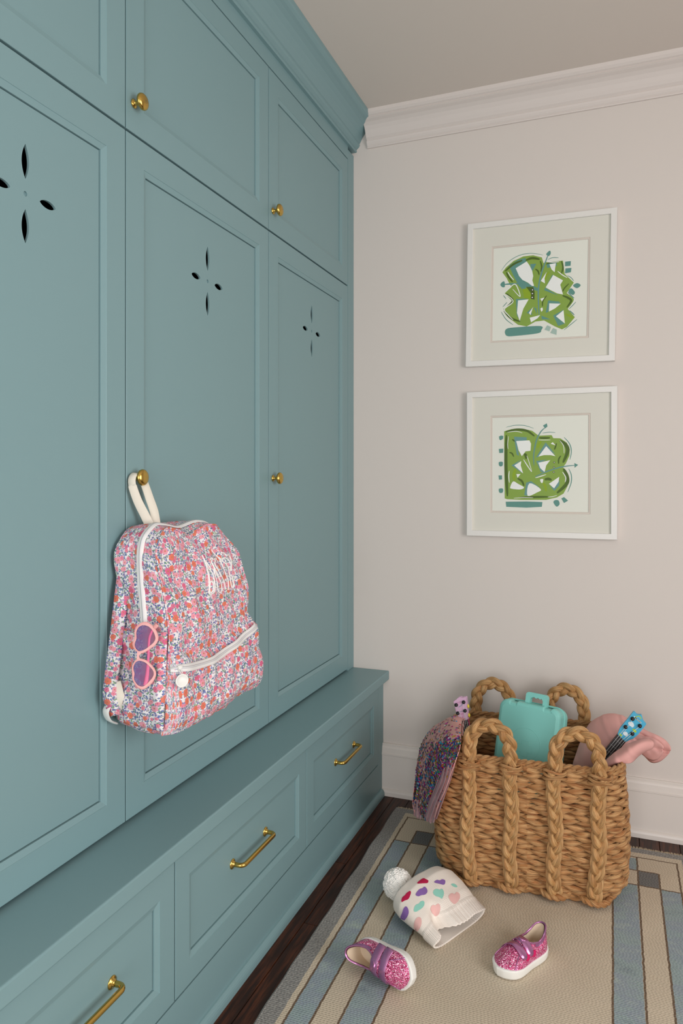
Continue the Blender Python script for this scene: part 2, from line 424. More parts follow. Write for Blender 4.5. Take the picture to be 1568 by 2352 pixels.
# filler strips, bench top, plinth, cornice
YN = COLY[2] - 0.03
MB().box(-0.45, 0.0, -0.0588, -0.0005, 0.44, 2.3).build('trim_2', TEAL, smooth=False, kind='structure', bevel=0.0008)
MB().box(-0.45, BX - 0.001, -0.0588, -0.0005, 0.0, 0.4065).build('trim_3', TEAL, smooth=False, kind='structure', bevel=0.0008)
MB().box(-0.45, 0.1355, YN, -0.0004, 0.4075, 0.4395).build('wooden_bench', TEAL, smooth=False, bevel=0.0035, label='long plain teal bench seat board running below the tall doors', cat='bench', base=(0.1355, -1, 0.4395))
pl = thing('bench_plinth', 'low teal plinth with rounded moulding, between the drawers and dark floor', 'plinth', (BX, -1, 0))
MB().box(-0.45, BX - 0.0005, YN, -0.0592, 0.0, 0.1195).build('kick_board', TEAL, pl, smooth=False, bevel=0.0006)
P = [(BX - 0.002, YN, 0), (BX + 0.0125, YN, 0), (BX + 0.0125, YN, 0.005)] + [(BX + 0.0125 * math.cos(t * PI / 12), YN, 0.005 + 0.019 * math.sin(t * PI / 12)) for t in range(1, 6)] + [(BX - 0.002, YN, 0.024)]
MB().extr(P, (0, YN, 0), (0, -0.026, 0)).build('shoe_moulding', TEAL, pl, smooth=False)
cor = thing('cornice', 'teal crown moulding and frieze along the top of the cabinets', 'cornice', (0, -1, 2.266))
MB().box(-0.45, 0.0, YN, -0.0592, 2.2668, 2.418).build('frieze', TEAL, cor, smooth=False, bevel=0.0006)
prof = [(-0.01, 2.311), (0.010, 2.311), (0.0125, 2.3135), (0.0125, 2.318), (0.0105, 2.3205), (0.0135, 2.3225), (0.0205, 2.3285), (0.0235, 2.3335), (0.0240, 2.3375), (0.0215, 2.3400), (0.0245, 2.3425),
        (0.0285, 2.350), (0.0345, 2.361), (0.0435, 2.373), (0.0545, 2.384), (0.0655, 2.391), (0.0735, 2.395), (0.0795, 2.400), (0.0820, 2.406), (0.0825, 2.4195), (-0.01, 2.4195)]
P = [(x, YN, z) for x, z in prof]
MB().extr(P, (0, YN, 0), (0, -0.0005, 0)).build('crown_moulding', TEAL, cor, smooth=False)

# ------------------------------------------------------------------ pictures on the back wall
FRAME_W = Mat('frame_white', (232, 230, 226), 0.35); MATB = Mat('mat_board', (222, 220, 210), 0.8); PAPER = Mat('art_paper', (232, 234, 224), 0.75)
BEV = Mat('mat_bevel_core', (216, 206, 196), 0.7)
PAINT = {k: Mat('paint_' + k, c, 0.55) for k, c in {'green': (134, 166, 66), 'lime': (140, 170, 20), 'dark': (72, 100, 14), 'teal': (92, 146, 136), 'blue': (102, 150, 146), 'white': (240, 243, 240), 'black': (35, 42, 12), 'pale': (165, 190, 180)}.items()}
PK = list(PAINT)
def picture(label, c4, mat4, art, oy, tilt):
    """c4: frame x0,x1,z0,z1; mat4: opening; art: list of (colour, kind, points in zoom pixels)"""
    x0, x1, z0, z1 = c4; t = thing('framed_picture', label, 'picture', ((x0 + x1) / 2, 0, z0), 'framed abstract paintings')
    cx, cz = (x0 + x1) / 2, (z0 + z1) / 2
    rot = lambda x, z: (cx + (x - cx) * math.cos(tilt) - (z - cz) * math.sin(tilt), cz + (x - cx) * math.sin(tilt) + (z - cz) * math.cos(tilt))
    def rr_(mb, R):
        V = []
        for ins, y in R:
            for a, c in ((x0 + ins, z0 + ins), (x1 - ins, z0 + ins), (x1 - ins, z1 - ins), (x0 + ins, z1 - ins)):
                p = rot(a, c); V.append((p[0], y, p[1]))
        mb.add(V, [(r * 4 + i, r * 4 + (i + 1) % 4, r * 4 + 4 + (i + 1) % 4, r * 4 + 4 + i) for r in range(len(R) - 1) for i in range(4)])
    mb = MB(); rr_(mb, [(0.019, -0.002), (0, -0.002), (0, -0.0205), (0.0012, -0.0217), (0.0178, -0.0217), (0.0190, -0.0205), (0.019, -0.002)])
    mb.build('frame', FRAME_W, t, smooth=False)
    a0, a1, b0, b1 = mat4
    def quad(mb, r0, r1, ya, yb):
        V = [(p[0], y, p[1]) for y, r in ((ya, r0), (yb, r1)) for p in (rot(r[0], r[2]), rot(r[1], r[2]), rot(r[1], r[3]), rot(r[0], r[3]))]
        mb.add(V, [(i, (i + 1) % 4, 4 + (i + 1) % 4, 4 + i) for i in range(4)])
    mb = MB(); quad(mb, (x0 + .018, x1 - .018, z0 + .018, z1 - .018), (a0, a1, b0, b1), -0.0140, -0.0140); mb.build('mat_board', MATB, t, smooth=False)
    mb = MB(); e = 0.0014
    quad(mb, (a0, a1, b0, b1), (a0 + e, a1 - e, b0 + e, b1 - e), -0.0140, -0.0126)
    quad(mb, (a0 + e, a1 - e, b0 + e, b1 - e), (a0 + .0055, a1 - .0055, b0 + .0055, b1 - .0055), -0.0126, -0.0126)
    quad(mb, (a0 + .0055, a1 - .0055, b0 + .0055, b1 - .0055), (a0 + .0065, a1 - .0065, b0 + .0065, b1 - .0065), -0.0126, -0.0114)
    mb.build('inner_mat', BEV, t, smooth=False, label='thin pinkish inner mat edge')
    mb = MB(); V = [(p[0], -0.0108, p[1]) for p in (rot(a0, b0), rot(a1, b0), rot(a1, b1), rot(a0, b1))]
    mb.add(V, [(0, 1, 2, 3)])
    s = 390 / 1568; lay = -0.0109
    for col, kind, P in art:
        lay -= 0.000012; mi = 1 + PK.index(col)
        Q = [onp(1, -0.0109, 1050 + x * s, oy + y * s) for x, y in P]
        if kind == 'smooth': Q = catmull(Q, 4, True)
        if kind[0] == 's' and kind != 'smooth':            # tapered brush stroke: s<width in mm>
            wd = float(kind[1:]) / 1000; C_ = catmull(Q, 6); n = len(C_); L = []; R_ = []
            for i, p in enumerate(C_):
                d_ = (C_[min(i + 1, n - 1)] - C_[max(i - 1, 0)]).normalized(); nn = Vector((-d_.z, 0, d_.x))
                ww = wd / 2 * (0.35 + 0.65 * math.sin(PI * min(1, max(0, i / (n - 1)))) ** 0.6)
                L.append(p + nn * ww); R_.append(p - nn * ww)
            V = L + R_; mb.add([(p.x, lay, p.z) for p in V], [(i, i + 1, n + i + 1, n + i) for i in range(n - 1)], mi=mi); continue
        if kind == 'dot': 
            c = Q[0]; r = P[1][0] / 1000 if len(P) > 1 else 0.003
            Q = [c + Vector((r * math.cos(k * PI / 8), 0, r * math.sin(k * PI / 8))) for k in range(16)]
        mb.add([(p.x, lay, p.z) for p in Q], [tuple(f) for f in tessellate_polygon([[Vector((p.x, p.z, 0)) for p in Q]])], mi=mi)
    mb.build('painting', [PAPER] + [PAINT[k] for k in PK], t, smooth=False)
ART1 = [('teal', 's2', [(405, 650), (470, 570), (570, 510), (680, 490), (790, 505)]),
    ('green', 'poly', [(415, 665), (450, 620), (520, 560), (610, 518), (700, 508), (780, 528), (795, 580), (820, 570), (975, 557), (990, 680), (1075, 760), (1010, 855), (1085, 915), (1020, 1005), (1085, 1080), (1010, 1170), (965, 1192), (900, 1165), (800, 1110), (720, 1120), (640, 1165), (560, 1150), (480, 1090), (425, 1005), (510, 935), (437, 858), (500, 800), (480, 770), (455, 720)]),
    ('teal', 'poly', [(475, 605), (560, 550), (628, 532), (640, 570), (545, 635), (575, 700), (610, 740), (660, 770), (720, 800), (755, 820), (745, 840), (630, 800), (648, 840), (610, 835), (560, 780), (520, 700)]),
    ('teal', 'poly', [(672, 590), (728, 585), (690, 660)]), ('teal', 'poly', [(820, 585), (915, 575), (918, 605), (830, 625)]),
    ('teal', 'poly', [(875, 690), (895, 695), (815, 810), (930, 880), (800, 830)]), ('teal', 'poly', [(540, 912), (660, 908), (565, 930), (580, 1118), (548, 1060)]),
    ('teal', 'poly', [(838, 925), (940, 935), (950, 955), (850, 950), (840, 1030), (815, 1040)]), ('teal', 'poly', [(885, 1065), (980, 1010), (975, 1030), (915, 1075), (990, 1140), (930, 1160)]),
    ('teal', 'poly', [(775, 1065), (860, 1100), (780, 1100)]), ('teal', 'poly', [(705, 985), (730, 1000), (735, 1050)]), ('teal', 'poly', [(640, 1040), (680, 1000), (690, 1060)]),
    ('lime', 'poly', [(600, 820), (700, 800), (712, 915), (620, 905)]), ('dark', 'poly', [(635, 800), (700, 798), (714, 850), (712, 918), (678, 910), (680, 860)]),
    ('dark', 's7', [(440, 655), (520, 590), (600, 555)]), ('dark', 's8', [(630, 555), (690, 535), (760, 545)]), ('dark', 's5', [(765, 560), (778, 610), (770, 660)]),
    ('dark', 's6', [(452, 665), (475, 710), (510, 755)]), ('dark', 's7', [(430, 1020), (490, 1085), (580, 1120)]), ('dark', 's6', [(450, 860), (490, 895), (510, 930), (455, 985)]),
    ('dark', 's7', [(970, 880), (1020, 900), (1050, 930), (1010, 990)]), ('dark', 's5', [(720, 635), (745, 655), (755, 690)]), ('lime', 's6', [(850, 660), (820, 700), (815, 740)]), ('dark', 's5', [(960, 560), (975, 620), (960, 680)]),
    ('dark', 's4', [(1030, 770), (990, 810), (970, 845)]), ('dark', 's4', [(825, 880), (790, 930), (785, 980)]), ('dark', 's5', [(820, 590), (860, 575), (930, 572)]), ('lime', 's6', [(1000, 1050), (1040, 1070), (1070, 1090)]),
    ('blue', 's5', [(755, 1060), (748, 930), (750, 800), (775, 680), (805, 590), (840, 500)]), ('teal', 'smooth', [(820, 498), (853, 465), (862, 490), (845, 515)]),
    ('teal', 's5', [(430, 778), (500, 772), (570, 770)]), ('teal', 'smooth', [(397, 780), (415, 755), (435, 752), (438, 798), (415, 802)]),
    ('white', 'poly', [(538, 628), (640, 565), (665, 600), (690, 650), (700, 700), (692, 740), (708, 790), (690, 792), (650, 760), (600, 735), (570, 700)]),
    ('white', 'poly', [(850, 592), (910, 580), (902, 630), (898, 665), (870, 640)]), ('white', 'poly', [(815, 805), (885, 690), (975, 740), (950, 780), (975, 870), (920, 860), (860, 830)]),
    ('white', 'poly', [(560, 925), (658, 915), (610, 1000), (575, 1115), (550, 1040)]), ('white', 'poly', [(848, 952), (955, 955), (900, 1000), (845, 1028)]), ('white', 'poly', [(910, 1072), (980, 1015), (992, 1138)]),
    ('white', 'poly', [(668, 1085), (765, 1060), (740, 1090), (680, 1128)]), ('white', 'poly', [(770, 745), (825, 660), (805, 720), (808, 768)]), ('white', 'poly', [(765, 910), (805, 898), (780, 935)]),
    ('white', 'poly', [(660, 1040), (700, 985), (675, 1060)]), ('white', 'smooth', [(768, 1000), (785, 992), (788, 1015), (775, 1028)]),
    ('white', 's3', [(465, 660), (490, 700), (522, 738)]), ('white', 's3', [(820, 568), (880, 572), (940, 568)]), ('white', 's3', [(925, 655), (970, 690), (1015, 715)]), ('white', 's3', [(440, 855), (490, 800), (540, 780), (580, 890), (510, 820)]),
    ('white', 's3', [(450, 870), (515, 935), (435, 1005), (470, 1060), (515, 1105)]), ('white', 's3', [(1010, 855), (1080, 915), (1020, 1005)]),
    ('teal', 's2', [(835, 548), (880, 530), (935, 530)]), ('teal', 's2', [(1015, 695), (1050, 715), (1075, 745)]), ('teal', 's2', [(425, 878), (450, 910)]), ('teal', 's2', [(420, 985), (460, 942)]), ('teal', 's2', [(405, 1030), (450, 1100), (515, 1150)]),
    ('teal', 's2', [(985, 1198), (1050, 1145), (1105, 1100)]), ('teal', 's2', [(1030, 1005), (1065, 970), (1095, 938)]), ('teal', 's3', [(1035, 1018), (1060, 1040), (1080, 1060)]), ('teal', 's3', [(1020, 850), (1050, 880), (1080, 905)]),
    ('teal', 'smooth', [(450, 1190), (560, 1172), (770, 1162), (775, 1200), (745, 1228), (560, 1250), (455, 1252)]),
    ('teal', 'poly', [(995, 568), (1048, 562), (1045, 605), (994, 610)]), ('teal', 'poly', [(998, 630), (1053, 625), (1048, 665), (994, 675)]), ('teal', 'smooth', [(1068, 788), (1105, 765), (1138, 785), (1105, 812)]),
    ('teal', 'smooth', [(1025, 845), (1050, 812), (1085, 850), (1065, 875)]), ('pale', 'poly', [(805, 1195), (830, 1155), (865, 1170), (850, 1210)]), ('pale', 'poly', [(858, 1225), (885, 1180), (918, 1195), (915, 1243)])]
for q in ((694, 828), (693, 862), (692, 898)): ART1 += [('black', 'dot', [q, (4.4, 0)]), ('white', 'dot', [q, (2.1, 0)])]
ART2 = [('teal', 's2', [(450, 448), (530, 430), (620, 432), (705, 458)]), ('teal', 's2', [(785, 502), (840, 494), (905, 496)]), ('teal', 's3', [(985, 540), (1035, 600), (1052, 670), (1038, 748)]), ('teal', 's3', [(1028, 830), (1052, 890), (1050, 960), (1018, 1048)]),
    ('green', 'poly', [(432, 485), (500, 465), (600, 460), (690, 480), (750, 525), (870, 520), (885, 548), (950, 550), (1010, 590), (1038, 650), (1035, 710), (1000, 785), (975, 815), (1010, 860), (1030, 920), (1018, 990), (980, 1060), (920, 1095), (820, 1118), (600, 1118), (460, 1112), (437, 1105), (433, 800)]),
    ('dark', 's11', [(452, 520), (448, 800), (462, 1085)]), ('dark', 's8', [(445, 490), (540, 470), (640, 480), (712, 530)]), ('dark', 's7', [(755, 545), (800, 547), (855, 545)]), ('dark', 's12', [(945, 570), (1000, 610), (1018, 670), (975, 775)]),
    ('dark', 's12', [(980, 830), (1012, 900), (1008, 970), (920, 1055)]), ('dark', 's7', [(570, 1098), (700, 1092), (850, 1090)]), ('dark', 's6', [(505, 560), (550, 590), (560, 620)]), ('dark', 's5', [(480, 680), (505, 690), (520, 720)]),
    ('dark', 's7', [(555, 920), (595, 945), (615, 990)]), ('lime', 's9', [(740, 640), (755, 600), (775, 580)]), ('dark', 's5', [(915, 595), (905, 630), (895, 655)]), ('dark', 's5', [(955, 710), (935, 745), (935, 785)]), ('dark', 's9', [(805, 930), (840, 925), (870, 935)]), ('dark', 's9', [(615, 695), (630, 705), (635, 740)]),
    ('lime', 's9', [(790, 960), (810, 990), (818, 1040)]), ('lime', 's10', [(540, 830), (520, 890), (530, 940)]),
    ('blue', 'poly', [(523, 535), (640, 540), (640, 570), (545, 580), (570, 712), (548, 700)]), ('blue', 'poly', [(725, 728), (815, 588), (905, 700), (820, 640), (750, 720)]), ('blue', 'poly', [(728, 760), (830, 745), (750, 780), (808, 865), (770, 860)]),
    ('blue', 'poly', [(500, 800), (590, 745), (530, 800), (605, 875)]), ('blue', 'poly', [(618, 1075), (635, 960), (680, 945), (770, 1010), (670, 965), (645, 1080)]), ('blue', 'poly', [(850, 985), (890, 1010), (945, 935), (940, 985), (895, 1035)]),
    ('white', 'poly', [(543, 575), (665, 568), (680, 600), (675, 665), (630, 670), (595, 715), (565, 660)]), ('white', 'poly', [(748, 718), (820, 622), (905, 715), (860, 705), (800, 705)]), ('white', 'poly', [(747, 775), (857, 752), (820, 800), (805, 862), (765, 825)]),
    ('white', 'poly', [(525, 800), (590, 760), (585, 800), (607, 875)]), ('white', 'smooth', [(488, 1000), (515, 948), (560, 970), (615, 1003), (580, 1022), (500, 1015)]), ('white', 'smooth', [(648, 1080), (665, 965), (770, 1020), (735, 1050)]),
    ('white', 'poly', [(845, 970), (940, 905), (935, 950), (893, 1012)]), ('white', 'smooth', [(765, 930), (792, 928), (785, 962), (770, 955)]), ('white', 'poly', [(545, 880), (583, 880), (555, 915)]), ('white', 'poly', [(862, 600), (880, 585), (907, 615)]),
    ('white', 's3', [(610, 745), (645, 800), (685, 860)]), ('white', 's2', [(642, 710), (665, 780), (688, 860)]), ('white', 's3', [(720, 915), (770, 900), (820, 884)]), ('white', 's2', [(945, 570), (980, 620), (985, 690)]), ('white', 's3', [(970, 860), (1000, 910), (995, 955)]),
    ('white', 's2', [(460, 495), (540, 485), (600, 500)]), ('white', 's2', [(472, 530), (465, 600), (468, 650)]), ('white', 's3', [(480, 850), (475, 900), (480, 960)]), ('white', 's2', [(520, 1103), (600, 1098), (700, 1098)]), ('white', 's2', [(750, 566), (800, 566), (860, 566)]), ('white', 's2', [(835, 1092), (880, 1088), (920, 1076)]),
    ('blue', 's4', [(708, 800), (705, 700), (730, 570), (770, 490), (812, 450)]), ('teal', 'poly', [(790, 432), (826, 412), (832, 440), (812, 458)]), ('blue', 's4', [(718, 905), (830, 855), (960, 815), (1085, 798)]), ('teal', 'poly', [(1080, 778), (1115, 795), (1083, 822)]),
    ('teal', 'poly', [(447, 1135), (640, 1133), (785, 1138), (780, 1182), (640, 1190), (452, 1182)]),
    ('teal', 'smooth', [(887, 1140), (905, 1120), (935, 1125), (943, 1160), (915, 1180)]), ('teal', 'poly', [(960, 1105), (985, 1092), (1022, 1125), (985, 1147)]),
    ('teal', 'poly', [(385, 533), (403, 524), (425, 528), (422, 555), (400, 568), (388, 560)]), ('teal', 'poly', [(383, 648), (425, 645), (422, 683), (388, 686)]), ('teal', 'smooth', [(385, 770), (418, 768), (418, 800), (400, 810), (385, 798)]),
    ('teal', 'poly', [(380, 893), (412, 892), (413, 930), (385, 932)]), ('teal', 'smooth', [(383, 1020), (403, 1012), (422, 1018), (418, 1050), (390, 1052)])]
for q in ((894, 772), (892, 817), (890, 862)): ART2 += [('black', 'dot', [q, (2.9, 0)]), ('white', 'dot', [q, (1.5, 0)])]
picture('upper white-framed painting, green butterfly-like blot with teal and white shapes', (0.4172, 0.8936, 1.5030, 1.9893), (0.4988, 0.8138, 1.5815, 1.9060), ART1, 460, -0.0155)
picture('lower white-framed painting, green letter B with teal and white shapes', (0.4176, 0.8972, 0.9309, 1.4195), (0.4966, 0.8164, 1.0104, 1.3370), ART2, 870, -0.001)

# ------------------------------------------------------------------ rug
def rug_mat():
    m = Mat('handwoven_rug', (180, 165, 145), 0.95)
    co = m.coord(); x, y, z = m.xyz(co)
    wob = (m.noise(m.comb(x * 3, y * 60), 1.0, 2) - 0.5) * 0.005; wob2 = (m.noise(m.comb(x * 60 + 9, y * 3), 1.0, 2) - 0.5) * 0.005
    xs = x + y * 0.011 + wob; ys = y + wob2
    half = 0.455
    ax = half - xs.abs()                        # distance from the long edge
    ay = ys * -1.0                              # distance from the far edge
    e = lambda v, a, b: v.within(a, b)
    cream = m.mix(m.noise(co, 9, 3), (208, 193, 170), (222, 208, 186)); 
    abr = m.noise(m.comb(x * 9, y * 13 + 3), 1.0, 5, rough=0.7)
    blue = m.ramp(abr, [(0.30, (124, 146, 158)), (0.45, (150, 174, 178)), (0.55, (144, 162, 178)), (0.7, (170, 190, 186))])
    grey = m.ramp(m.noise(m.comb(x * 130, y * 210), 1.0, 3, rough=0.7), [(0.35, (112, 115, 118)), (0.65, (162, 162, 160))])
    dgrey = m.rgb((98, 103, 108)); brown = m.rgb((98, 74, 52))
    c = cream
    # side stripes (below the corner blocks)
    below = ay.gt(0.216)
    c = m.mix(e(ax, 0.054, 0.104) * below, c, blue)
    c = m.mix(e(ax, 0.162, 0.223) * below, c, blue)
    # end stripes
    inx = ax.gt(0.155); 
    c = m.mix(e(ay, 0.066, 0.134) * ax.gt(0.157), c, blue)
    c = m.mix(e(ay, 0.216, 0.283) * ax.gt(0.223), c, blue)
    c = m.mix(e(ay, 0.136, 0.216) * e(ax, 0.104, 0.159), c, dgrey)
    L = 0.0024
    bl = lambda v, a: (v - a).abs().lt(L)
    lines = (bl(ax, 0.052) * ay.gt(0.055)).mx(bl(ax, 0.104) * ay.gt(0.136)).mx(bl(ax, 0.159) * ay.gt(0.060)).mx(bl(ax, 0.225) * ay.gt(0.216))
    lines = lines.mx(bl(ay, 0.058) * ax.gt(0.052)).mx(bl(ay, 0.136) * ax.gt(0.104)).mx(bl(ay, 0.216) * ax.gt(0.052)).mx(bl(ay, 0.285) * ax.gt(0.225))
    c = m.mix(lines, c, brown)
    edge = ax.lt(0.037).mx(ay.lt(0.030)).mx(ax.mn(ay).lt(0.0))
    c = m.mix(edge, c, grey)
    # weave: ribs across the rug broken into knots
    jit = m.noise(m.comb(x * 60, y * 130), 1.0, 3, rough=0.6); j2 = m.noise(m.comb(x * 25 + 7, y * 9), 1.0, 2)
    r1 = ((y * 1150.0 + j2 * 2.0 + jit * 0.25).sin() * 0.5 + 0.5)
    row = (y * 183.0 + j2 * 0.4)._m('FLOOR')
    k1 = ((x * 820.0 + (row * 127.1).sin() * 9.0 + jit * 0.5).sin() * 0.5 + 0.5)
    fine = m.noise(m.comb(x * 420, y * 420), 1.0, 2)
    h = (r1 * 0.62 + k1 * 0.42 + fine * 0.55)
    c = m.mix((h.lt(0.62)) * 0.28, c, (92, 80, 66)); c = m.mix((h.gt(1.05)) * 0.16, c, (226, 218, 204))
    c = m.mix(m.noise(co, 4, 3) * 0.25, c, (150, 138, 120))
    m.color(c); m.bump(h, 0.5, 0.0015); return m
RUGM = rug_mat()
RC = (0.655, -0.112)
rug = thing('area_rug', 'cream woven runner rug with blue stripes and brown lines on the dark floor', 'rug', (RC[0], RC[1], 0))
OFF[rug.name] = Vector((RC[0], RC[1], 0))
mb = MB(); nx, ny = 60, 200; LEN = 2.6
def rugf(u, v):
    x = lerp(-0.455, 0.455, u); y = -LEN * v
    ed = 1 if u in (0, 1) else 0
    x += 0.0022 * nz(y * 9, 3 if u < .5 else 7) * (2 if ed else 1) + 0.003 * nz(y * 2.2, 5) - 0.011 * y
    if v == 0: y += 0.004 * nz(x * 16, 1)
    z = 0.0085 + 0.0008 * nz(x * 7, y * 7)
    return (RC[0] + x, RC[1] + y, z)
mb.grid(rugf, nx, ny, flip=True); body = mb.build('rug_pile', RUGM, rug)
# selvedges: rolled edge cords along both sides, a looped fringe at the far end
for s, u in ((-1, 0.0), (1, 1.0)):
    mb = MB(); P = [Vector(rugf(u, k / 200)) + Vector((s * 0.001, 0, -0.0040)) for k in range(201)]
    mb.tube(P, 0.0045, 0.0055, n=8); mb.build('selvedge', RUGM, rug)
mb = MB(); FR = Mat('rug_fringe', (176, 160, 136), 0.95)
for k in range(210):
    x = lerp(-0.452, 0.452, k / 209); p = Vector(rugf((x + 0.455) / 0.91, 0)); a = random.uniform(-0.6, 0.6); L = random.uniform(0.007, 0.013)
    P = [p + Vector((0, -0.003, -0.001)), p + Vector((math.sin(a) * L * .4, L * .6, -0.001)), p + Vector((math.sin(a) * L, L, -0.0055))]
    mb.tube(P, 0.0021, n=5)
mb.build('fringe', FR, rug, kind='stuff')

# ------------------------------------------------------------------ woven basket
def straw(name, tone=0.0):
    m = Mat(name, (190, 140, 84), 0.5)
    u, v, _ = m.xyz(m.coord('UV'))
    info = m.nt.nodes.new('ShaderNodeObjectInfo'); r = X(m.nt, info.outputs['Random'])
    big = m.noise(m.comb(u * 16 + r * 77, v * 1.2 + r * 31), 1.0, 2)
    fib = m.noise(m.comb(u * 14 + r * 50, v * 26), 1.0, 3, rough=0.6)
    c = m.ramp(big, [(0.28, (156, 98, 52)), (0.42, (196, 138, 84)), (0.55, (216, 168, 114)), (0.68, (198, 130, 76)), (0.8, (236, 202, 156))])
    fx = m.noise(m.comb(u * 9 + r * 20, v * 44), 1.0, 2); c = m.mix(fib.gt(0.57) * 0.42, c, (116, 68, 32)); c = m.mix(fib.lt(0.42) * 0.42, c, (230, 194, 142)); c = m.mix(fx.gt(0.62) * 0.6, c, (92, 52, 24))
    if tone: c = m.mix(tone, c, (206, 172, 112))
    m.color(c); m.bump(fib + fx * -0.8, 0.9, 0.0030); return m
STRAW = straw('sea_grass_weave'); STRAWB = straw('sea_grass_braid', 0.22)
BC = Vector((0.662, -0.302, 0.0095)); BA = math.radians(4.0); BHX, BHY, BRr, BH = 0.2445, 0.190, 0.085, 0.350
BXv = Vector((math.cos(BA), math.sin(BA), 0)); BYv = Vector((-math.sin(BA), math.cos(BA), 0))
def rrect(hx, hy, r, ds):
    """points and outward normals round a rounded rectangle, starting mid front, anticlockwise"""
    out = []
    segs = [((0, -hy), (hx - r, -hy)), 'c1', ((hx, -hy + r), (hx, hy - r)), 'c2', ((hx - r, hy), (-hx + r, hy)), 'c3', ((-hx, hy - r), (-hx, -hy + r)), 'c4', ((-hx + r, -hy), (0, -hy))]
    cen = {'c1': (hx - r, -hy + r, -PI / 2), 'c2': (hx - r, hy - r, 0), 'c3': (-hx + r, hy - r, PI / 2), 'c4': (-hx + r, -hy + r, PI)}
    L = [2 * hx - 2 * r, 2 * hy - 2 * r]; total = 2 * sum(L) + 2 * PI * r; n = int(total / ds); ds = total / n
    for k in range(n):
        s = k * ds
        for sg in segs:
            ln = PI / 2 * r if isinstance(sg, str) else math.hypot(sg[1][0] - sg[0][0], sg[1][1] - sg[0][1])
            if s <= ln + 1e-9:
                if isinstance(sg, str):
                    cx, cy, a0 = cen[sg]; a = a0 + s / r; out.append((cx + r * math.cos(a), cy + r * math.sin(a), math.cos(a), math.sin(a), k * ds))
                else:
                    t = s / ln; dx, dy = (sg[1][0] - sg[0][0]) / ln, (sg[1][1] - sg[0][1]) / ln
                    out.append((lerp(sg[0][0], sg[1][0], t), lerp(sg[0][1], sg[1][1], t), dy, -dx, k * ds))
                break
            s -= ln
    return out, total
def bshape(z):
    t = z / BH; return 0.010 * math.sin(PI * min(1, t * 1.1)) - 0.018 * (1 - sm(0, 0.14, t))
def bwall(x, z, side=-1):
    """world point on the front (side -1) or back wall at local x, height z"""
    b = bshape(z); return BC + BXv * x + BYv * (side * (BHY + b)) + Vector((0, 0, z))
bsk = thing('woven_basket', 'large square braided sea grass basket with four looped handles, holding toys', 'basket', BC)
nrow = 25; rh = (BH - 0.016) / nrow
HP = 0.050
for r in range(nrow):
    z = 0.010 + rh * (r + 0.5); b = bshape(z); pts, tot = rrect(BHX + b, BHY + b, BRr, 0.0058)
    nper = round(tot / HP); nper += nper % 2; hand = 1 if r % 2 else -1
    mb = MB(); ph0 = (r % 4) * 0.9 + random.uniform(-.5, .5)
    for st in range(2):
        P = []; A = []; Bh = []; Nn = []
        for (x, y, nx_, ny_, s) in pts:
            ph = hand * (PI * nper * s / tot) + ph0 + st * PI
            ph += 0.35 * math.sin(2 * PI * s / tot * 3 + r * 2.1) 
            rad = 0.0050 * math.cos(ph); ver = 0.0022 * math.sin(ph)
            q = 1 + 0.16 * nz(s * 22, r * 3.1 + st * 9)
            bow = 0.0016 * nz(s * 5, r * 1.7)
            p = BC + BXv * (x + nx_ * rad) + BYv * (y + ny_ * rad) + Vector((0, 0, z + ver + bow))
            P.append(p); A.append(0.0036 * q * (1 + 0.25 * math.cos(ph))); Bh.append(rh * 0.60 * q * (0.34 + 0.66 * abs(math.cos(ph)) ** 0.8))
            Nn.append(tuple(BXv * nx_ + BYv * ny_))
        mb.tube(P, A, Bh, n=8, ref=np.array(Nn), closed=True, uo=r * 1.3 + st * 0.7)
    mb.build('woven_row', STRAW, bsk)
def rope_ring(z, hp, amp, ra, rb, out=0.0, name='rim_coil'):
    b = bshape(min(z, BH)) + out; pts, tot = rrect(BHX + b, BHY + b, BRr, 0.0045); nper = round(tot / hp); nper += nper % 2; mb = MB()
    for st in range(2):
        P = []; Nn = []
        for (x, y, nx_, ny_, s) in pts:
            ph = PI * nper * s / tot + st * PI + 0.3 * math.sin(s * 11)
            P.append(BC + BXv * (x + nx_ * amp * math.cos(ph)) + BYv * (y + ny_ * amp * math.cos(ph)) + Vector((0, 0, z + amp * math.sin(ph)))); Nn.append(tuple(BXv * nx_ + BYv * ny_))
        mb.tube(P, ra, rb, n=7, ref=np.array(Nn), closed=True, uo=z * 9 + st)
    mb.build(name, STRAW, bsk)
rope_ring(BH - 0.004, 0.026, 0.0034, 0.0040, 0.0050, 0.001); rope_ring(BH + 0.006, 0.020, 0.0034, 0.0042, 0.0046, -0.001)
rope_ring(0.010, 0.034, 0.0040, 0.0052, 0.0058, 0.002, 'base_coil')
mb = MB(); pts, tot = rrect(BHX - 0.02, BHY - 0.02, BRr, 0.03)
mb.add([tuple(BC + BXv * p[0] + BYv * p[1] + Vector((0, 0, z))) for z in (0.0095, 0.018) for p in pts], [tuple(range(len(pts)))[::-1], tuple(range(len(pts), 2 * len(pts)))] + [(i, (i + 1) % len(pts), len(pts) + (i + 1) % len(pts), len(pts) + i) for i in range(len(pts))])
mb.build('basket_base', STRAW, bsk)
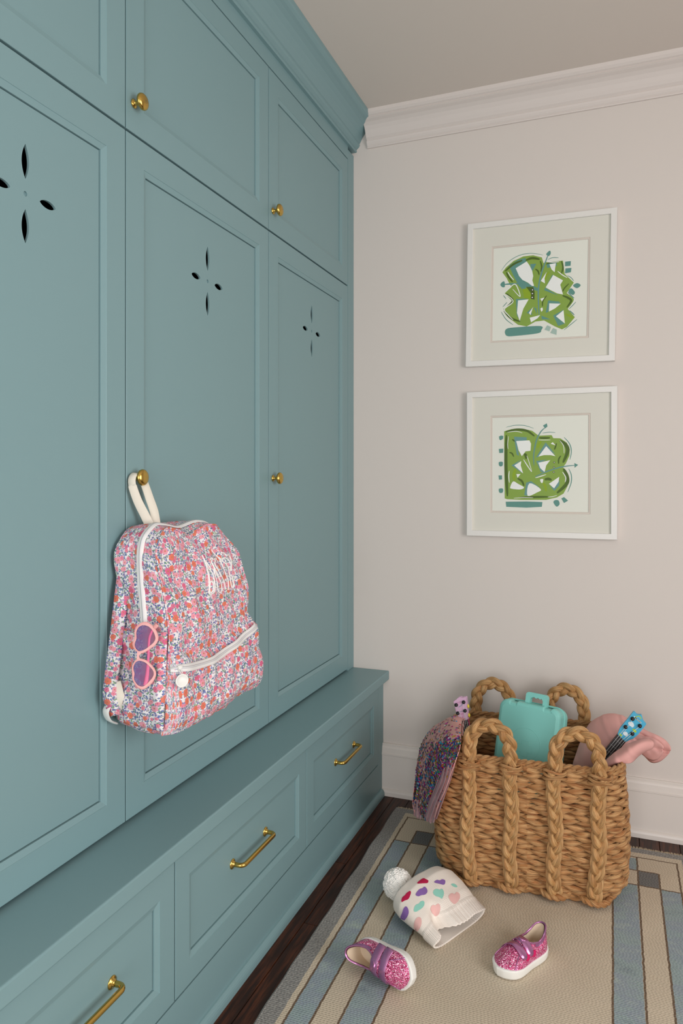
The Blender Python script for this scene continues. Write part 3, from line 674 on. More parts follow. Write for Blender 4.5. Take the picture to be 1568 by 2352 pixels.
def braid(path, norm, width=0.041, L=0.104, name='braid', ph0=0.0, taper=False):
    """flat three-strand plait along a path; norm: outward direction per point"""
    C_ = catmull(path, 14); C_ = [C_[0]] + C_[1:]
    d = [0]
    for i in range(1, len(C_)): d.append(d[-1] + (C_[i] - C_[i - 1]).length)
    tot = d[-1]; n = int(tot / 0.0042); S = np.linspace(0, tot, n)
    arr = np.array([tuple(p) for p in C_]); Q = np.stack([np.interp(S, d, arr[:, k]) for k in range(3)], 1)
    T = np.gradient(Q, axis=0); T /= np.linalg.norm(T, axis=1)[:, None]
    N = np.array([tuple(norm(Vector(q))) for q in Q]); N -= T * (N * T).sum(1)[:, None]; N /= np.linalg.norm(N, axis=1)[:, None]
    W = np.cross(T, N); mb = MB()
    A = width * 0.27; q = random.uniform(0, 50)
    for k in range(3):
        ph = 2 * PI * S / L + k * 2 * PI / 3 + ph0
        ofs = A * np.sin(ph); dep = 0.0072 * np.sin(2 * ph + 0.2)
        P = Q + W * ofs[:, None] + N * dep[:, None]
        var = np.array([1 + 0.13 * nz(s * 26, k * 5 + q) for s in S])
        th = np.ones(n); 
        mb.tube(P, 0.0058 * var * th, width * 0.235 * var * th, n=10, ref=N, uo=k * 3.7 + q)
        P2 = Q + W * (ofs * 1.04 + width * 0.06 * np.sin(ph * 1.0 + 1.2))[:, None] + N * (dep + 0.0032)[:, None]
        mb.tube(P2, 0.0040 * var, width * 0.120 * var, n=7, ref=N, uo=k * 3.7 + q + 1.9)
    return mb.build(name, STRAWB, bsk)
BXS = [-0.1545, -0.0425, 0.0700, 0.1830]                     # braids across the front
def outn(side): return lambda q: BYv * side
for side, xs in ((-1, BXS), (1, [-0.183, -0.070, 0.046, 0.155])):
    for i, x in enumerate(xs):
        P = [bwall(x + 0.004 * math.sin(z * 30 + i) - (0.012 * (1 - z / BH) if i == 3 and side < 0 else 0), z, side) + BYv * side * 0.0145 for z in (0.014, 0.06, 0.12, 0.18, 0.24, 0.30, 0.346)]
        braid(P, outn(side), name='strap_braid', ph0=i * 1.3)
        # wrapped collar where the strap meets the rim, and the looped foot under it
        mb = MB()
        for k in range(3):
            c = bwall(x, BH - 0.004 - 0.0085 * k, side); Pw = []
            for j in range(17):
                a = PI * j / 16; Pw.append(c + BXv * (-0.027 * math.cos(a)) + BYv * side * (0.004 + 0.0215 * math.sin(a) ** 0.7) + Vector((0, 0, 0.003 * math.sin(a * 2 + k * 2))))
            mb.tube(Pw, 0.0038, 0.0056, n=7, uo=k * 2.2 + x * 9)
        mb.build('collar_wrap', STRAW, bsk)
        if side < 0:
            mb = MB(); c = bwall(x - (0.012 if i == 3 else 0), 0.010, side)
            for k in range(2):
                Pw = []
                for j in range(25):
                    a = PI * j / 24; wv = 0.0038 * math.sin(a * 7 + k * PI)
                    Pw.append(c + BXv * (-0.038 * math.cos(a)) + BYv * side * (0.0015 + 0.031 * math.sin(a) + wv) + Vector((0, 0, 0.0075 + 0.0038 * math.cos(a * 7 + k * PI) + 0.008 * (1 - math.sin(a)))))
                mb.tube(Pw, 0.0062, 0.0062, n=7, uo=k + x * 7)
            mb.build('foot_loop', STRAW, bsk)
for side, pairs in ((-1, [(BXS[0], BXS[1], 0), (BXS[2], BXS[3], 0)]), (1, [(-0.183, -0.070, 0), (0.046, 0.155, 0)])):
    for a, c, _ in pairs:
        m_ = (a + c) / 2; hw = (c - a) / 2; P = []
        for t in range(0, 11):
            an = PI * t / 10
            xx = -hw * math.cos(an) * (1.08 if 1 < t < 9 else 1.0); zz = 0.107 * math.sin(an) ** 0.75 if 0 < t < 10 else 0
            P.append(bwall(m_ + xx, BH - 0.006, side) + BYv * side * (0.008 + (0.004 if side < 0 else 0.012) * math.sin(an)) + Vector((0, 0, zz)))
        braid(P, outn(side), width=0.041, L=0.104, name='handle_loop', ph0=m_ * 20)

# ------------------------------------------------------------------ mint carry case
MINT = Mat('mint_plastic', (132, 206, 198), 0.42); _c = MINT.coord(); MINT.bump(MINT.noise(_c, 500, 2), 0.05, 0.0004)
case_o = bpy.data.objects.new('carry_case', None); link(case_o, None, 'mint green plastic carry case with moulded handle, standing in the basket', 'case'); OFF['carry_case'] = Vector((0, 0, 0))
case_o.location = (0.6430, -0.302, 0.1780)
case_o.rotation_euler = (math.radians(-14), math.radians(2), math.radians(-13))
CW, CHh, CD = 0.184, 0.280, 0.100          # width, height, depth; front faces -Y
def rloop(hx, hz0, hz1, r, n=6, notch=None):
    P = []
    for cx, cz, a0 in ((hx - r, hz0 + r, -PI / 2), (hx - r, hz1 - r, 0), (-hx + r, hz1 - r, PI / 2), (-hx + r, hz0 + r, PI)):
        for k in range(n + 1): a = a0 + k / n * PI / 2; P.append((cx + r * math.cos(a), cz + r * math.sin(a)))
        if notch and cz > 0.1 and a0 == 0:      # two latch recesses along the top edge
            for x0_, x1_ in ((0.066, 0.040), (-0.040, -0.062)):
                P += [(x0_ + .003, hz1), (x0_, hz1 - 0.0045), (x1_ + .004, hz1 - 0.0045), (x1_, hz1)]
    return P
def shell(name, y0_, y1_, r0, inset, mats, notch=False):
    mb = MB(); V = []; R = [(0.011, y0_), (0.005, y0_ + math.copysign(0.0022, y1_ - y0_)), (0.0018, y0_ + math.copysign(0.006, y1_ - y0_)), (0.0, y0_ + math.copysign(0.013, y1_ - y0_)), (0, y1_)]
    for ins, y in R:
        L = rloop(CW / 2 - inset - ins, 0.0 + inset + ins, CHh - inset - ins, r0 - ins * .6, notch=notch); V += [(x, y, z) for x, z in L]
    n = len(L); F = [(k * n + i, k * n + (i + 1) % n, (k + 1) * n + (i + 1) % n, (k + 1) * n + i) for k in range(len(R) - 1) for i in range(n)]
    if y0_ > y1_: F = [f[::-1] for f in F]
    for k0 in (0, len(R) - 1):
        tr = tessellate_polygon([[Vector((V[k0 * n + i][0], V[k0 * n + i][2], 0)) for i in range(n)]]); F += [tuple(k0 * n + i for i in t) for t in tr]
    return mb.add(V, F).build(name, mats, case_o, smooth=False)
shell('front_shell', -CD / 2, -0.002, 0.024, 0.0, MINT, True)
shell('rear_shell', CD / 2, 0.002, 0.026, 0.002, MINT)
mb = MB(); L1 = rloop(CW / 2 + 0.0028, -0.0028, CHh + 0.0028, 0.027); n = len(L1); V = []
for ins, y in ((0.004, -0.0045), (0, -0.0035), (0, 0.0035), (0.004, 0.0045)): V += [(x * (1 - ins / 0.09), y, 0.14 + (z - 0.14) * (1 - ins / 0.14)) for x, z in L1]
mb.add(V, [(k * n + i, k * n + (i + 1) % n, (k + 1) * n + (i + 1) % n, (k + 1) * n + i) for k in range(3) for i in range(n)]); mb.build('rim_seam', MINT, case_o, smooth=False)
mb = MB()                                   # handle: outer arch with scalloped grip
out_ = [(-0.026, CHh - 0.004), (-0.026, CHh + 0.016)] + [(-0.019 - 0.007 * math.cos(t * PI / 8), CHh + 0.017 + 0.008 * math.sin(t * PI / 8)) for t in range(5)] + [(0.021 + 0.007 * math.sin(t * PI / 8), CHh + 0.017 + 0.008 * math.cos(t * PI / 8)) for t in range(5)] + [(0.028, CHh - 0.004)]
inn = [(0.0175, CHh - 0.004), (0.0175, CHh + 0.010), (0.014, CHh + 0.0145), (0.010, CHh + 0.0125), (0.005, CHh + 0.0155), (0.000, CHh + 0.0128), (-0.005, CHh + 0.0155), (-0.010, CHh + 0.0135), (-0.014, CHh + 0.011), (-0.0155, CHh - 0.004)]
mb.extr([(x * 1.2 + 0.011, -0.030, CHh - 0.004 + (z - CHh + 0.004) * 1.22) for x, z in out_ + inn], (0, -0.030, 0), (0, -0.010, 0)); mb.build('handle', MINT, case_o, smooth=False, bevel=0.0014)
mb = MB(); cz = 0.165
mb.tube([(0.045 * math.cos(t * PI / 30), -CD / 2 - 0.0000, cz + 0.045 * math.sin(t * PI / 30)) for t in range(60)], 0.0006, n=5, closed=True)
cr = [(-.010, .022), (.010, .022), (.010, .010), (.022, .010), (.022, -.010), (.010, -.010), (.010, -.022), (-.010, -.022), (-.010, -.010), (-.022, -.010), (-.022, .010), (-.010, .010)]
mb.tube([(x, -CD / 2 - 0.0001, cz - .012 + z) for x, z in cr], 0.0006, n=5, closed=True); mb.build('embossed_cross', MINT, case_o)

# ------------------------------------------------------------------ toy ukuleles
BLK = Mat('black_plastic', (26, 26, 28), 0.35); FRB = Mat('fretboard', (44, 40, 42), 0.5); STR = Mat('string_white', (214, 214, 214), 0.4); FRET = Mat('fret_grey', (120, 118, 118), 0.4)
def ukulele(name, label, sc, ox, oy, Y, head, fb, pegs, headmat, sidemat, deco, tilt=0.0, body=None):
    s = sc
    nut = onp(1, Y, ox + fb[0][0] * s, oy + fb[0][1] * s)
    W_ = lambda x, y, o=0.0: (lambda p: Vector((p.x, p.y - o, p.z)))(onp(1, Y, ox + x * s, oy + y * s))
    end = (W_(*fb[2]) + W_(*fb[3])) / 2
    t = thing(name, label, 'ukulele', end)
    mb = MB(); P = [W_(*p) for p in head]; mb.extr(P, (0, 0, 0), (0, 0.011, 0)); mb.build('headstock', [headmat], t, smooth=False, bevel=0.001)
    a, b_, c, d_ = [W_(*p) for p in fb]    # nut left, nut right, end right, end left
    mb = MB(); mb.extr([a, b_, c, d_], (0, 0, 0), (0, 0.010, 0)); mb.build('neck', sidemat, t, smooth=False)
    o3 = Vector((0, -0.0025, 0)); mb = MB(); mb.extr([a + o3, b_ + o3, c + o3, d_ + o3], (0, 0, 0), (0, 0.0024, 0)); mb.build('fretboard', FRB, t, smooth=False)
    L = ((c + d_) / 2 - (a + b_) / 2).length
    nf = 5
    for k in range(nf):
        u = (k + 0.7) / nf; mb = MB(); mb.tube([lerp(a, d_, u) + o3 * 1.1, lerp(b_, c, u) + o3 * 1.1], 0.0007, n=5); mb.build('fret', FRET, t)
    for k in range(4):
        u = 0.14 + 0.24 * k; p0 = lerp(a, b_, u) + o3 * 2; p1 = lerp(d_, c, u) + o3 * 2
        pg = W_(pegs[[2, 0, 1, 3][k]][0], pegs[[2, 0, 1, 3][k]][1], 0.006)
        mb = MB(); mb.tube([p1, p0, pg], 0.00055, n=5); mb.build('string', STR, t)
    for x, y in pegs:
        MB().lathe([(0, 0), (0.0052, 0), (0.0056, 0.002), (0.0050, 0.0055), (0.0030, 0.0075), (0, 0.0082)], W_(x, y, 0.0), (0, -1, 0), 14).build('tuning_peg', BLK, t)
    for matd, polys in deco:
        for pl_ in polys:
            Q = [W_(x, y, 0.0006) for x, y in pl_]; MB().add([tuple(p) for p in Q], [tuple(f) for f in tessellate_polygon([[Vector((p.x, p.z, 0)) for p in Q]])]).build('printed_motif', matd, t, smooth=False)
    # body down in the basket
    dr = ((c + d_) / 2 - (a + b_) / 2).normalized(); ac = (b_ - a).normalized(); e0 = (c + d_) / 2
    if body:
        mb = MB(); n = 40; P = []
        for k in range(n):
            an = 2 * PI * k / n; l = 0.075 * (1 - math.cos(an)); wv = 0.048 * abs(math.sin(an)) ** 0.8 * (1 - 0.22 * math.exp(-((l - 0.062) / 0.02) ** 2)) * (1.0 + 0.15 * (l / 0.15))
            P.append(e0 + dr * (l + body) + ac * (wv if math.sin(an) > 0 else -wv))
        mb.extr(P, (0, 0, 0), (0, 0.035, 0)); mb.build('ukulele_body', headmat, t, smooth=False, bevel=0.003)
    return t
SKY = Mat('sky_blue_plastic', (72, 176, 214), 0.35); CLD = Mat('cloud_print', (222, 234, 240), 0.5); LIM = Mat('lime_print', (178, 212, 20), 0.5); DKP = Mat('dark_print', (40, 52, 66), 0.5)
cloud = lambda cx, cy, k: [(cx + k * x, cy + k * y) for x, y in ((-38, -30), (-22, -38), (-8, -34), (8, -36), (28, -22), (34, -4), (40, 10), (34, 28), (20, 40), (4, 36), (-4, 24), (-20, 20), (-28, 6), (-40, -2), (-42, -18))]
rb = lambda r0, r1: [(972 + r1 * math.cos(t) * 1.0 + 0 - 6, 300 + r1 * math.sin(t)) for t in [lerp(PI * 1.02, PI * 2.02, i / 10) for i in range(11)]] + [(966 + r0 * math.cos(t), 300 + r0 * math.sin(t)) for t in [lerp(PI * 2.02, PI * 1.02, i / 10) for i in range(11)]]
ukulele('toy_ukulele', 'blue toy ukulele with white cloud prints, leaning in the right of the basket', 0.17092, 1300, 1600, -0.335,
        [(690, 505), (706, 462), (724, 425), (775, 362), (835, 290), (900, 206), (920, 210), (938, 232), (958, 246), (985, 248), (1006, 246), (1018, 262), (1022, 290), (1032, 322), (1075, 372), (1040, 420), (965, 510), (900, 566), (852, 582), (796, 612)],
        [(690, 505), (796, 610), (520, 940), (395, 870)], [(890, 295), (988, 391), (797, 405), (887, 495)], SKY, BLK,
        [(CLD, [cloud(873, 374, 1.0), cloud(797, 503, 0.88)]), (LIM, [[(888, 432), (920, 436), (943, 462), (938, 482), (918, 480), (896, 455)], [(705, 492), (728, 496), (750, 520), (744, 538), (716, 520)], rb(34, 44)]), (Mat('rainbow_print', (120, 190, 225), 0.5), [rb(20, 30)]),
         (WHITE, [[(912, 258), (1012, 350), (1004, 360), (908, 272)]]), (DKP, [[(922, 272), (938, 282), (934, 290), (920, 280)], [(944, 290), (956, 302), (952, 308), (940, 298)], [(960, 305), (974, 318), (970, 324), (957, 312)], [(978, 322), (990, 334), (986, 340), (974, 328)], [(992, 336), (1003, 346), (1000, 352), (989, 342)]])])
LIL = Mat('pink_lilac_plastic', (216, 176, 206), 0.4); HOT = Mat('hot_pink_plastic', (206, 58, 118), 0.4); GRYP = Mat('grey_print', (150, 160, 178), 0.5); MAG = Mat('magenta_print', (196, 90, 160), 0.5)
uk2 = ukulele('toy_ukulele', 'pink toy ukulele with black pegs, at the left of the basket behind sequin fabric', 0.136054, 930, 1580, -0.30,
        [(820, 232), (850, 214), (874, 200), (884, 180), (900, 163), (930, 158), (962, 164), (1030, 160), (1042, 185), (1050, 260), (1066, 450), (1064, 528), (1010, 546), (948, 566), (930, 540), (908, 505), (880, 450), (840, 320)],
        [(946, 566), (1062, 530), (1130, 900), (1010, 930)], [(865, 285), (990, 238), (893, 424), (1013, 382)], LIL, HOT,
        [(MAG, [[(870, 248), (940, 230), (942, 235), (872, 253)], [(936, 442), (985, 430), (986, 436), (937, 448)], [(955, 492), (962, 478), (966, 492), (978, 490), (970, 500), (960, 498)]]), (GRYP, [[(900, 330), (915, 310), (932, 300), (948, 285), (975, 262), (980, 272), (955, 300), (930, 318), (912, 328)], [(915, 398), (980, 388), (981, 396), (916, 406)]])])
for (x, y) in ((1072, 312), (1086, 465)):
    p = onp(1, -0.296, 930 + x * 0.136054, 1580 + y * 0.136054)
    MB().lathe([(0, 0), (0.0035, 0), (0.0062, 0.002), (0.0062, 0.004), (0.003, 0.006), (0, 0.006)], p + Vector((-0.004, 0, 0)), (1, 0, 0.2), 14).build('peg_button', Mat('yellow_plastic', (226, 204, 60), 0.4), uk2, label='yellow peg button')

# ------------------------------------------------------------------ floral fabric
def floral():
    m = Mat('ditsy_floral_cotton', (232, 228, 232), 0.75)
    u, v, _ = m.xyz(m.coord('UV')); u = u * 0.76; v = v * 0.76
    c = m.rgb((232, 229, 232))
    def layer(c, cell, rad, petals, rnd, ox, cols, keep, core=None, elong=1.0, depth=0.14, ring=None):
        uu, vv = u + ox, v + ox * 1.7
        vo = m.voro(m.comb(uu, vv), 1 / cell, rnd, '2D')
        px, py, _z = m.xyz(vo.outputs['Position']); cr, cg, cb = m.xyz(vo.outputs['Color'])
        dx, dy = uu - px, vv - py
        ang = cr * 6.283
        a = dx * ang.cos() + dy * ang.sin(); b = (dy * ang.cos() - dx * ang.sin()) * elong
        r = (a * a + b * b).sqrt(); th = b.atan2(a)
        rr_ = (cb * 0.45 + 0.72) * rad * ((th * petals).cos() * depth + (1 - depth))
        if petals == 0: rr_ = (cb * 0.5 + 0.7) * rad
        k = r.lt(rr_) * cg.gt(1 - keep)
        col = m.ramp(cr * 1.0, cols, 'CONSTANT')
        c = m.mix(k, c, col)
        if core: 
            c = m.mix(r.lt(rr_ * core[0]) * cg.gt(1 - keep), c, core[1])
        if ring:
            c = m.mix(((r * 3000.0).sin().gt(0.55)) * k * 0.28, c, ring)
        return c
    c = layer(c, 0.0046, 0.0016, 0, 0.9, 0.31, [(0, (180, 160, 186)), (0.5, (170, 154, 184))], 0.70, None)
    c = layer(c, 0.0052, 0.0026, 0, 0.8, 0.77, [(0, (138, 166, 142)), (0.5, (150, 160, 156)), (0.75, (112, 158, 124))], 0.62, None, 2.6)
    c = layer(c, 0.0060, 0.0028, 0, 0.8, 1.37, [(0, (126, 160, 132)), (0.5, (160, 158, 160))], 0.55, None, 2.8)
    c = layer(c, 0.0037, 0.00125, 0, 0.85, 2.13, [(0, (62, 82, 150)), (0.4, (82, 104, 170)), (0.7, (52, 66, 128))], 0.62, (0.42, (150, 165, 205)))
    c = layer(c, 0.0108, 0.0040, 5, 0.85, 0.93, [(0, (226, 138, 158)), (0.45, (234, 158, 172)), (0.8, (214, 120, 150))], 0.60, (0.22, (196, 86, 116)), 1.15, 0.10, (206, 96, 128))
    c = layer(c, 0.0136, 0.0052, 7, 0.75, 3.61, [(0, (224, 116, 94)), (0.24, (230, 156, 174)), (0.52, (214, 98, 142)), (0.66, (222, 120, 98)), (0.82, (232, 164, 182))], 0.76, (0.26, (186, 124, 84)), 1.05, 0.10, (222, 118, 110))
    m.color(c); m.bump(m.noise(m.comb(u * 900, v * 900), 1.0, 1), 0.12, 0.0004); return m
FLOR = floral()
ZIPW = Mat('white_zip_tape', (232, 231, 230), 0.55); ZT = Mat('zip_teeth', (214, 214, 216), 0.4)
CREAM = Mat('cream_webbing', (226, 220, 206), 0.8)
EMB = Mat('white_embroidery', (244, 242, 240), 0.6)
# backpack: side gusset following an arch, front panel, front pocket, all in world space
BY0, BY1, BZ0, BZ1 = -1.338, -1.036, 0.648, 1.030
def bag_deform(p, k=1.0):
    x, y, z = p
    t = (z - BZ0) / (BZ1 - BZ0)
    u = (y - BY0) / (BY1 - BY0)
    # depth of the bag: fuller at the bottom, slack towards the top, sagging in the middle of the crown
    dsc = lerp(1.0, 0.70, sm(0.45, 1.02, t)) * (1.0 - 0.10 * sm(0.6, 1.0, u) * sm(0.5, 1, t))
    x = 0.012 + (x - 0.012) * dsc
    front = sm(0.02, 0.10, x)
    z -= 0.022 * front * sm(0.78, 1.0, t) * math.exp(-((u - 0.42) / 0.16) ** 2)
    z -= 0.012 * sm(0.55, 1.0, u) * sm(0.7, 1, t)
    z += 0.020 * sm(0.0, 1.0, u) * (1 - t) * 0.3 - 0.006 * (1 - t) * (1 - abs(2 * u - 1))
    y += -0.012 * front * sm(0.6, 0, t) * (1 - u) + 0.010 * (1 - t) * u
    y -= 0.024 * sm(0.55, 1.0, t) * u ** 2
    # creases and slack
    n1 = nz(y * 11, z * 9, x * 11); n2 = nz(y * 26 + 5, z * 20, x * 26); n3 = nz(y * 55, z * 30 + 9, x * 60)
    rg = 1 - abs(nz(y * 14 + z * 6, z * 7 - y * 5, 2 + x * 10)) * 2
    cr = 0.0095 * n1 + 0.0055 * n2 + 0.0024 * n3 + 0.005 * max(0, rg - 0.55) * 2
    cr += -0.010 * sm(0.62, 0.8, t) * math.exp(-(((u - 0.55) * 1.3 + (t - 0.92) * 1.5) / 0.09) ** 2) * front
    cr += 0.0035 * math.sin((z * 1.0 + y * 0.9) * 95) * sm(0.70, 0.86, t) * sm(0.45, 0.7, u) * front
    side = 1 - sm(0.0, 0.06, u)
    x += cr * front * k * 1.0; y += (-cr * 1.2 * side + cr * sm(0.94, 1, u)) * k
    x = max(x, 0.008)
    return Vector((x, y, z))
def arch(n_side=26, rt=0.060, rb=0.022):
    P = []
    def arc(cy, cz, r, a0, a1, n): 
        return [(cy + r * math.cos(lerp(a0, a1, k / n)), cz + r * math.sin(lerp(a0, a1, k / n))) for k in range(n + 1)]
    P += [(lerp(BY0 + rb, BY1 - rb, k / 20), BZ0) for k in range(20)]
    P += arc(BY1 - rb, BZ0 + rb, rb, -PI / 2, 0, 5)
    P += [(BY1, lerp(BZ0 + rb, BZ1 - rt, k / n_side)) for k in range(1, n_side)]
    P += arc(BY1 - rt, BZ1 - rt, rt, 0, PI / 2, 14)
    rl = 0.055
    P += [(lerp(BY1 - rt, BY0 + rl, k / 12), BZ1) for k in range(1, 12)]
    P += arc(BY0 + rl, BZ1 - rl, rl, PI / 2, PI, 14)
    P += [(BY0, lerp(BZ1 - rl, BZ0 + rb, k / n_side)) for k in range(1, n_side)]
    P += arc(BY0 + rb, BZ0 + rb, rb, PI, 1.5 * PI, 5)
    return P
AR = arch(); NA = len(AR); DEP = 0.128
bp = thing('backpack', 'pink and orange floral fabric backpack hanging by a cream loop from a brass knob', 'backpack', (0.06, -1.19, 0.65))
mb = MB(); V = []; UV = []; L = 0; nxs = 20
for i in range(NA + 1):
    y, z = AR[i % NA]
    if i: L += math.hypot(y - AR[i - 1][0], z - AR[i - 1][1])
    for j in range(nxs + 1):
        x = lerp(0.010, DEP, j / nxs); 
        bul = 0.006 * math.sin(PI * j / nxs)
        c = ((BY0 + BY1) / 2, 0.84); dl = math.hypot(y - c[0], z - c[1])
        V.append(tuple(bag_deform((x, y + (y - c[0]) / dl * bul, z + (z - c[1]) / dl * bul)))); UV.append((L + 0.3, x * 1.0))
F = [(i * (nxs + 1) + j, i * (nxs + 1) + j + 1, (i + 1) * (nxs + 1) + j + 1, (i + 1) * (nxs + 1) + j) for i in range(NA) for j in range(nxs)]
mb.add(V, F, UV); gus = mb.build('side_gusset', FLOR, bp); BAGBV = MB().add(V, F)
def panel_face(x, name, bulge, ring=22):
    mb = MB(); V = []; UV = []; c = ((BY0 + BY1) / 2, (BZ0 + BZ1) / 2)
    for k in range(ring + 1):
        s = 1 - k / ring
        for (y, z) in AR:
            yy, zz = c[0] + (y - c[0]) * s, c[1] + (z - c[1]) * s
            bx = bulge * (1 - s ** 4)
            V.append(tuple(bag_deform((x + bx, yy, zz)))); UV.append((yy + 2.1, zz))
    F = [(k * NA + i, k * NA + (i + 1) % NA, (k + 1) * NA + (i + 1) % NA, (k + 1) * NA + i) for k in range(ring) for i in range(NA)]
    mb.add(V, F, UV); o = mb.build(name, FLOR, bp, weld=True); BAGBV.add(V, F); return o
panel_face(DEP, 'front_panel', 0.009); panel_face(0.010, 'back_panel', 0.0)
mb = MB(); mb.tube([bag_deform((DEP + 0.0005, y, z)) for y, z in AR], 0.0019, n=6, closed=True)
V2 = mb.uv; mb.uv = [(a, b * 0.01) for a, b in V2]; mb.build('seam_piping', FLOR, bp)
# front pocket
PZ0, PZ1 = 0.652, 0.793
def zipz(u): return 0.7745 - 0.018 * math.sin(PI * min(1, u * 1.0)) * (1 - 0.3 * u) + 0.022 * u ** 2
def pocket(u, v):
    """u across (0 = side near the camera), v from bottom hem up to the zip then back over the top"""
    y = lerp(BY0 - 0.004, BY1 + 0.006, u); edge = min(1, min(u, 1 - u) / 0.05)
    prof = math.sqrt(max(0, 1 - (1 - edge) ** 2))
    zt = zipz(u)
    if v < 0.72: z = lerp(BZ0 + 0.004, zt, v / 0.72); d = 0.030 * sm(-0.25, 0.30, v / 0.72) * (1 - 0.25 * (v / 0.72) ** 3)
    else: t = (v - 0.72) / 0.28; z = zt + 0.030 * t ** 1.3; d = 0.0225 * (1 - t) ** 0.8
    x = DEP - 0.010 * (1 - prof) + d * (0.10 + 0.90 * prof) + 0.001
    p = bag_deform((x, y, z)); 
    p.x += 0.0035 * nz(u * 9, v * 7, 3) + 0.002 * math.sin(u * 26 + v * 5) * sm(0.5, 0.7, v); return p, (y + 0.9 + (x if u < .5 else -x) * (1 - prof) * 1.2, z + 0.55 + (0.02 if v > .72 else 0))
mb = MB(); mb.grid(pocket, 60, 44); BAGBV.add(mb.v, mb.f); mb.build('front_pocket', FLOR, bp)
def ribbon(P, N, wd, name, mats, parent, th=0.0012, uvs=1.0, **kw):
    """flat tape: P centre points, N surface normals"""
    P = [Vector(p) for p in P]; n = len(P); mb = MB(); V = []; UV = []; Ls = 0
    ws = wd if isinstance(wd, (list, tuple)) else [wd] * n
    for i in range(n):
        T = (P[min(i + 1, n - 1)] - P[max(i - 1, 0)]).normalized(); nn = Vector(N[i]) if isinstance(N, list) else Vector(N)
        nn = (nn - T * nn.dot(T)).normalized(); S = T.cross(nn); 
        if i: Ls += (P[i] - P[i - 1]).length
        for (a, b) in ((-1, 0), (-0.92, 1), (0.92, 1), (1, 0), (0.92, -1), (-0.92, -1)):
            V.append(tuple(P[i] + S * (a * ws[i] / 2) + nn * (b * th / 2))); UV.append((Ls, (a + 1) * ws[i] / 2))
    F = [(i * 6 + k, i * 6 + (k + 1) % 6, (i + 1) * 6 + (k + 1) % 6, (i + 1) * 6 + k) for i in range(n - 1) for k in range(6)] + [tuple(range(5, -1, -1)), tuple((n - 1) * 6 + k for k in range(6))]
    mb.add(V, F, UV); return mb.build(name, mats, parent, **kw)
# main zip: up the near side, over the crown and down the far side
zp = []; zn = []
i0 = next(i for i in range(NA) if AR[i][0] == BY0 and AR[i][1] < 0.855)
for i in range(i0, 25, -1):
    y, z = AR[i]; c = ((BY0 + BY1) / 2, 0.84); dl = math.hypot(y - c[0], z - c[1]); xx = 0.080 + 0.010 * sm(0.93, 1.02, z)
    o_ = 0.0075
    zp.append(bag_deform((xx, y + (y - c[0]) / dl * o_, z + (z - c[1]) / dl * o_))); zn.append(Vector((0.25, (y - c[0]) / dl, (z - c[1]) / dl)))
zp = [sum((zp[min(max(i + k, 0), len(zp) - 1)] for k in (-1, 0, 1)), Vector()) / 3 for i in range(len(zp))]
zo = ribbon(zp, zn, 0.0135, 'main_zip', ZIPW, bp, 0.002)
mb = MB(); mb.tube([p + n.normalized() * 0.0012 for p, n in zip(zp, zn)], 0.0010, 0.0024, n=6, ref=np.array([tuple(n) for n in zn])); mb.build('zip_teeth', ZT, zo)
pz = []; pn = []
for k in range(41):
    p = pocket(lerp(0.005, 0.998, k / 40), 0.715)[0]; pz.append(p + Vector((0.0012, 0, 0.003))); pn.append(Vector((0.9, 0, 0.42)))
for _k in range(3): pz = [pz[0]] + [(pz[i - 1] + pz[i] * 2 + pz[i + 1]) / 4 for i in range(1, len(pz) - 1)] + [pz[-1]]
zo = ribbon(pz, pn, 0.0150, 'pocket_zip', ZIPW, bp, 0.002)
mb = MB(); mb.tube([p + Vector((0.0013, 0, 0.0006)) for p in pz], 0.0011, 0.0024, n=6, ref=np.array([tuple(n) for n in pn])); mb.build('zip_teeth', ZT, zo)
# round zip pull
q = pz[1]; P0 = q + Vector((0.0120, -0.003, -0.021)); nrm = Vector((0.80, -0.60, 0.05)).normalized()
zpull = MB().lathe([(0, -0.0008), (0.0118, -0.0008), (0.0124, 0), (0.0118, 0.0008), (0.0102, 0.0010), (0.0100, 0.0006), (0, 0.0006)], P0, nrm, 36).build('zip_pull', WHITE, bp, label='round white zip pull')
mb = MB(); mb.tube([q + Vector((0.003, 0.0 + s * 0.0022, 0.0)) if k else P0 + Vector((0.0, s * 0.0022 + 0.001, 0.0115)) for s, k in ((-1, 0), (-1, 1), (1, 1), (1, 0))], 0.0008, n=6); mb.build('pull_link', WHITE, zpull)
mb = MB(); mb.tube([q + Vector((0.003, -0.0015, 0.001)), q + Vector((0.0036, 0.006, 0.0015)), q + Vector((0.003, 0.013, 0.001))], 0.0022, 0.0040, n=8, ref=(1, 0, 0.4)); mb.build('zip_slider', WHITE, zo)
side_ = bpy.data.objects['zip_pull']
# embossed letters on the pull
# gathered side pocket on the near side, sunglasses hooked into it
def sidep(u, v):
    x = lerp(0.018, 0.128, u); z = lerp(0.662, 0.842 - 0.006 * math.sin(u * PI), v)
    e_ = min(1, min(u, 1 - u) / 0.08) * (0.4 + 0.6 * min(1, v / 0.2)); out = 0.0055 + 0.010 * e_ * (1 - 0.35 * v) + (0.0022 * math.sin(x * 520) * sm(0.88, 1, v))
    p = bag_deform((x, BY0 - out, z)); return p, (x + 4.4, z)
mb = MB(); mb.grid(sidep, 34, 30, flip=True); BAGBV.add(mb.v, mb.f); mb.build('side_pocket', FLOR, bp, solid=0.0016)
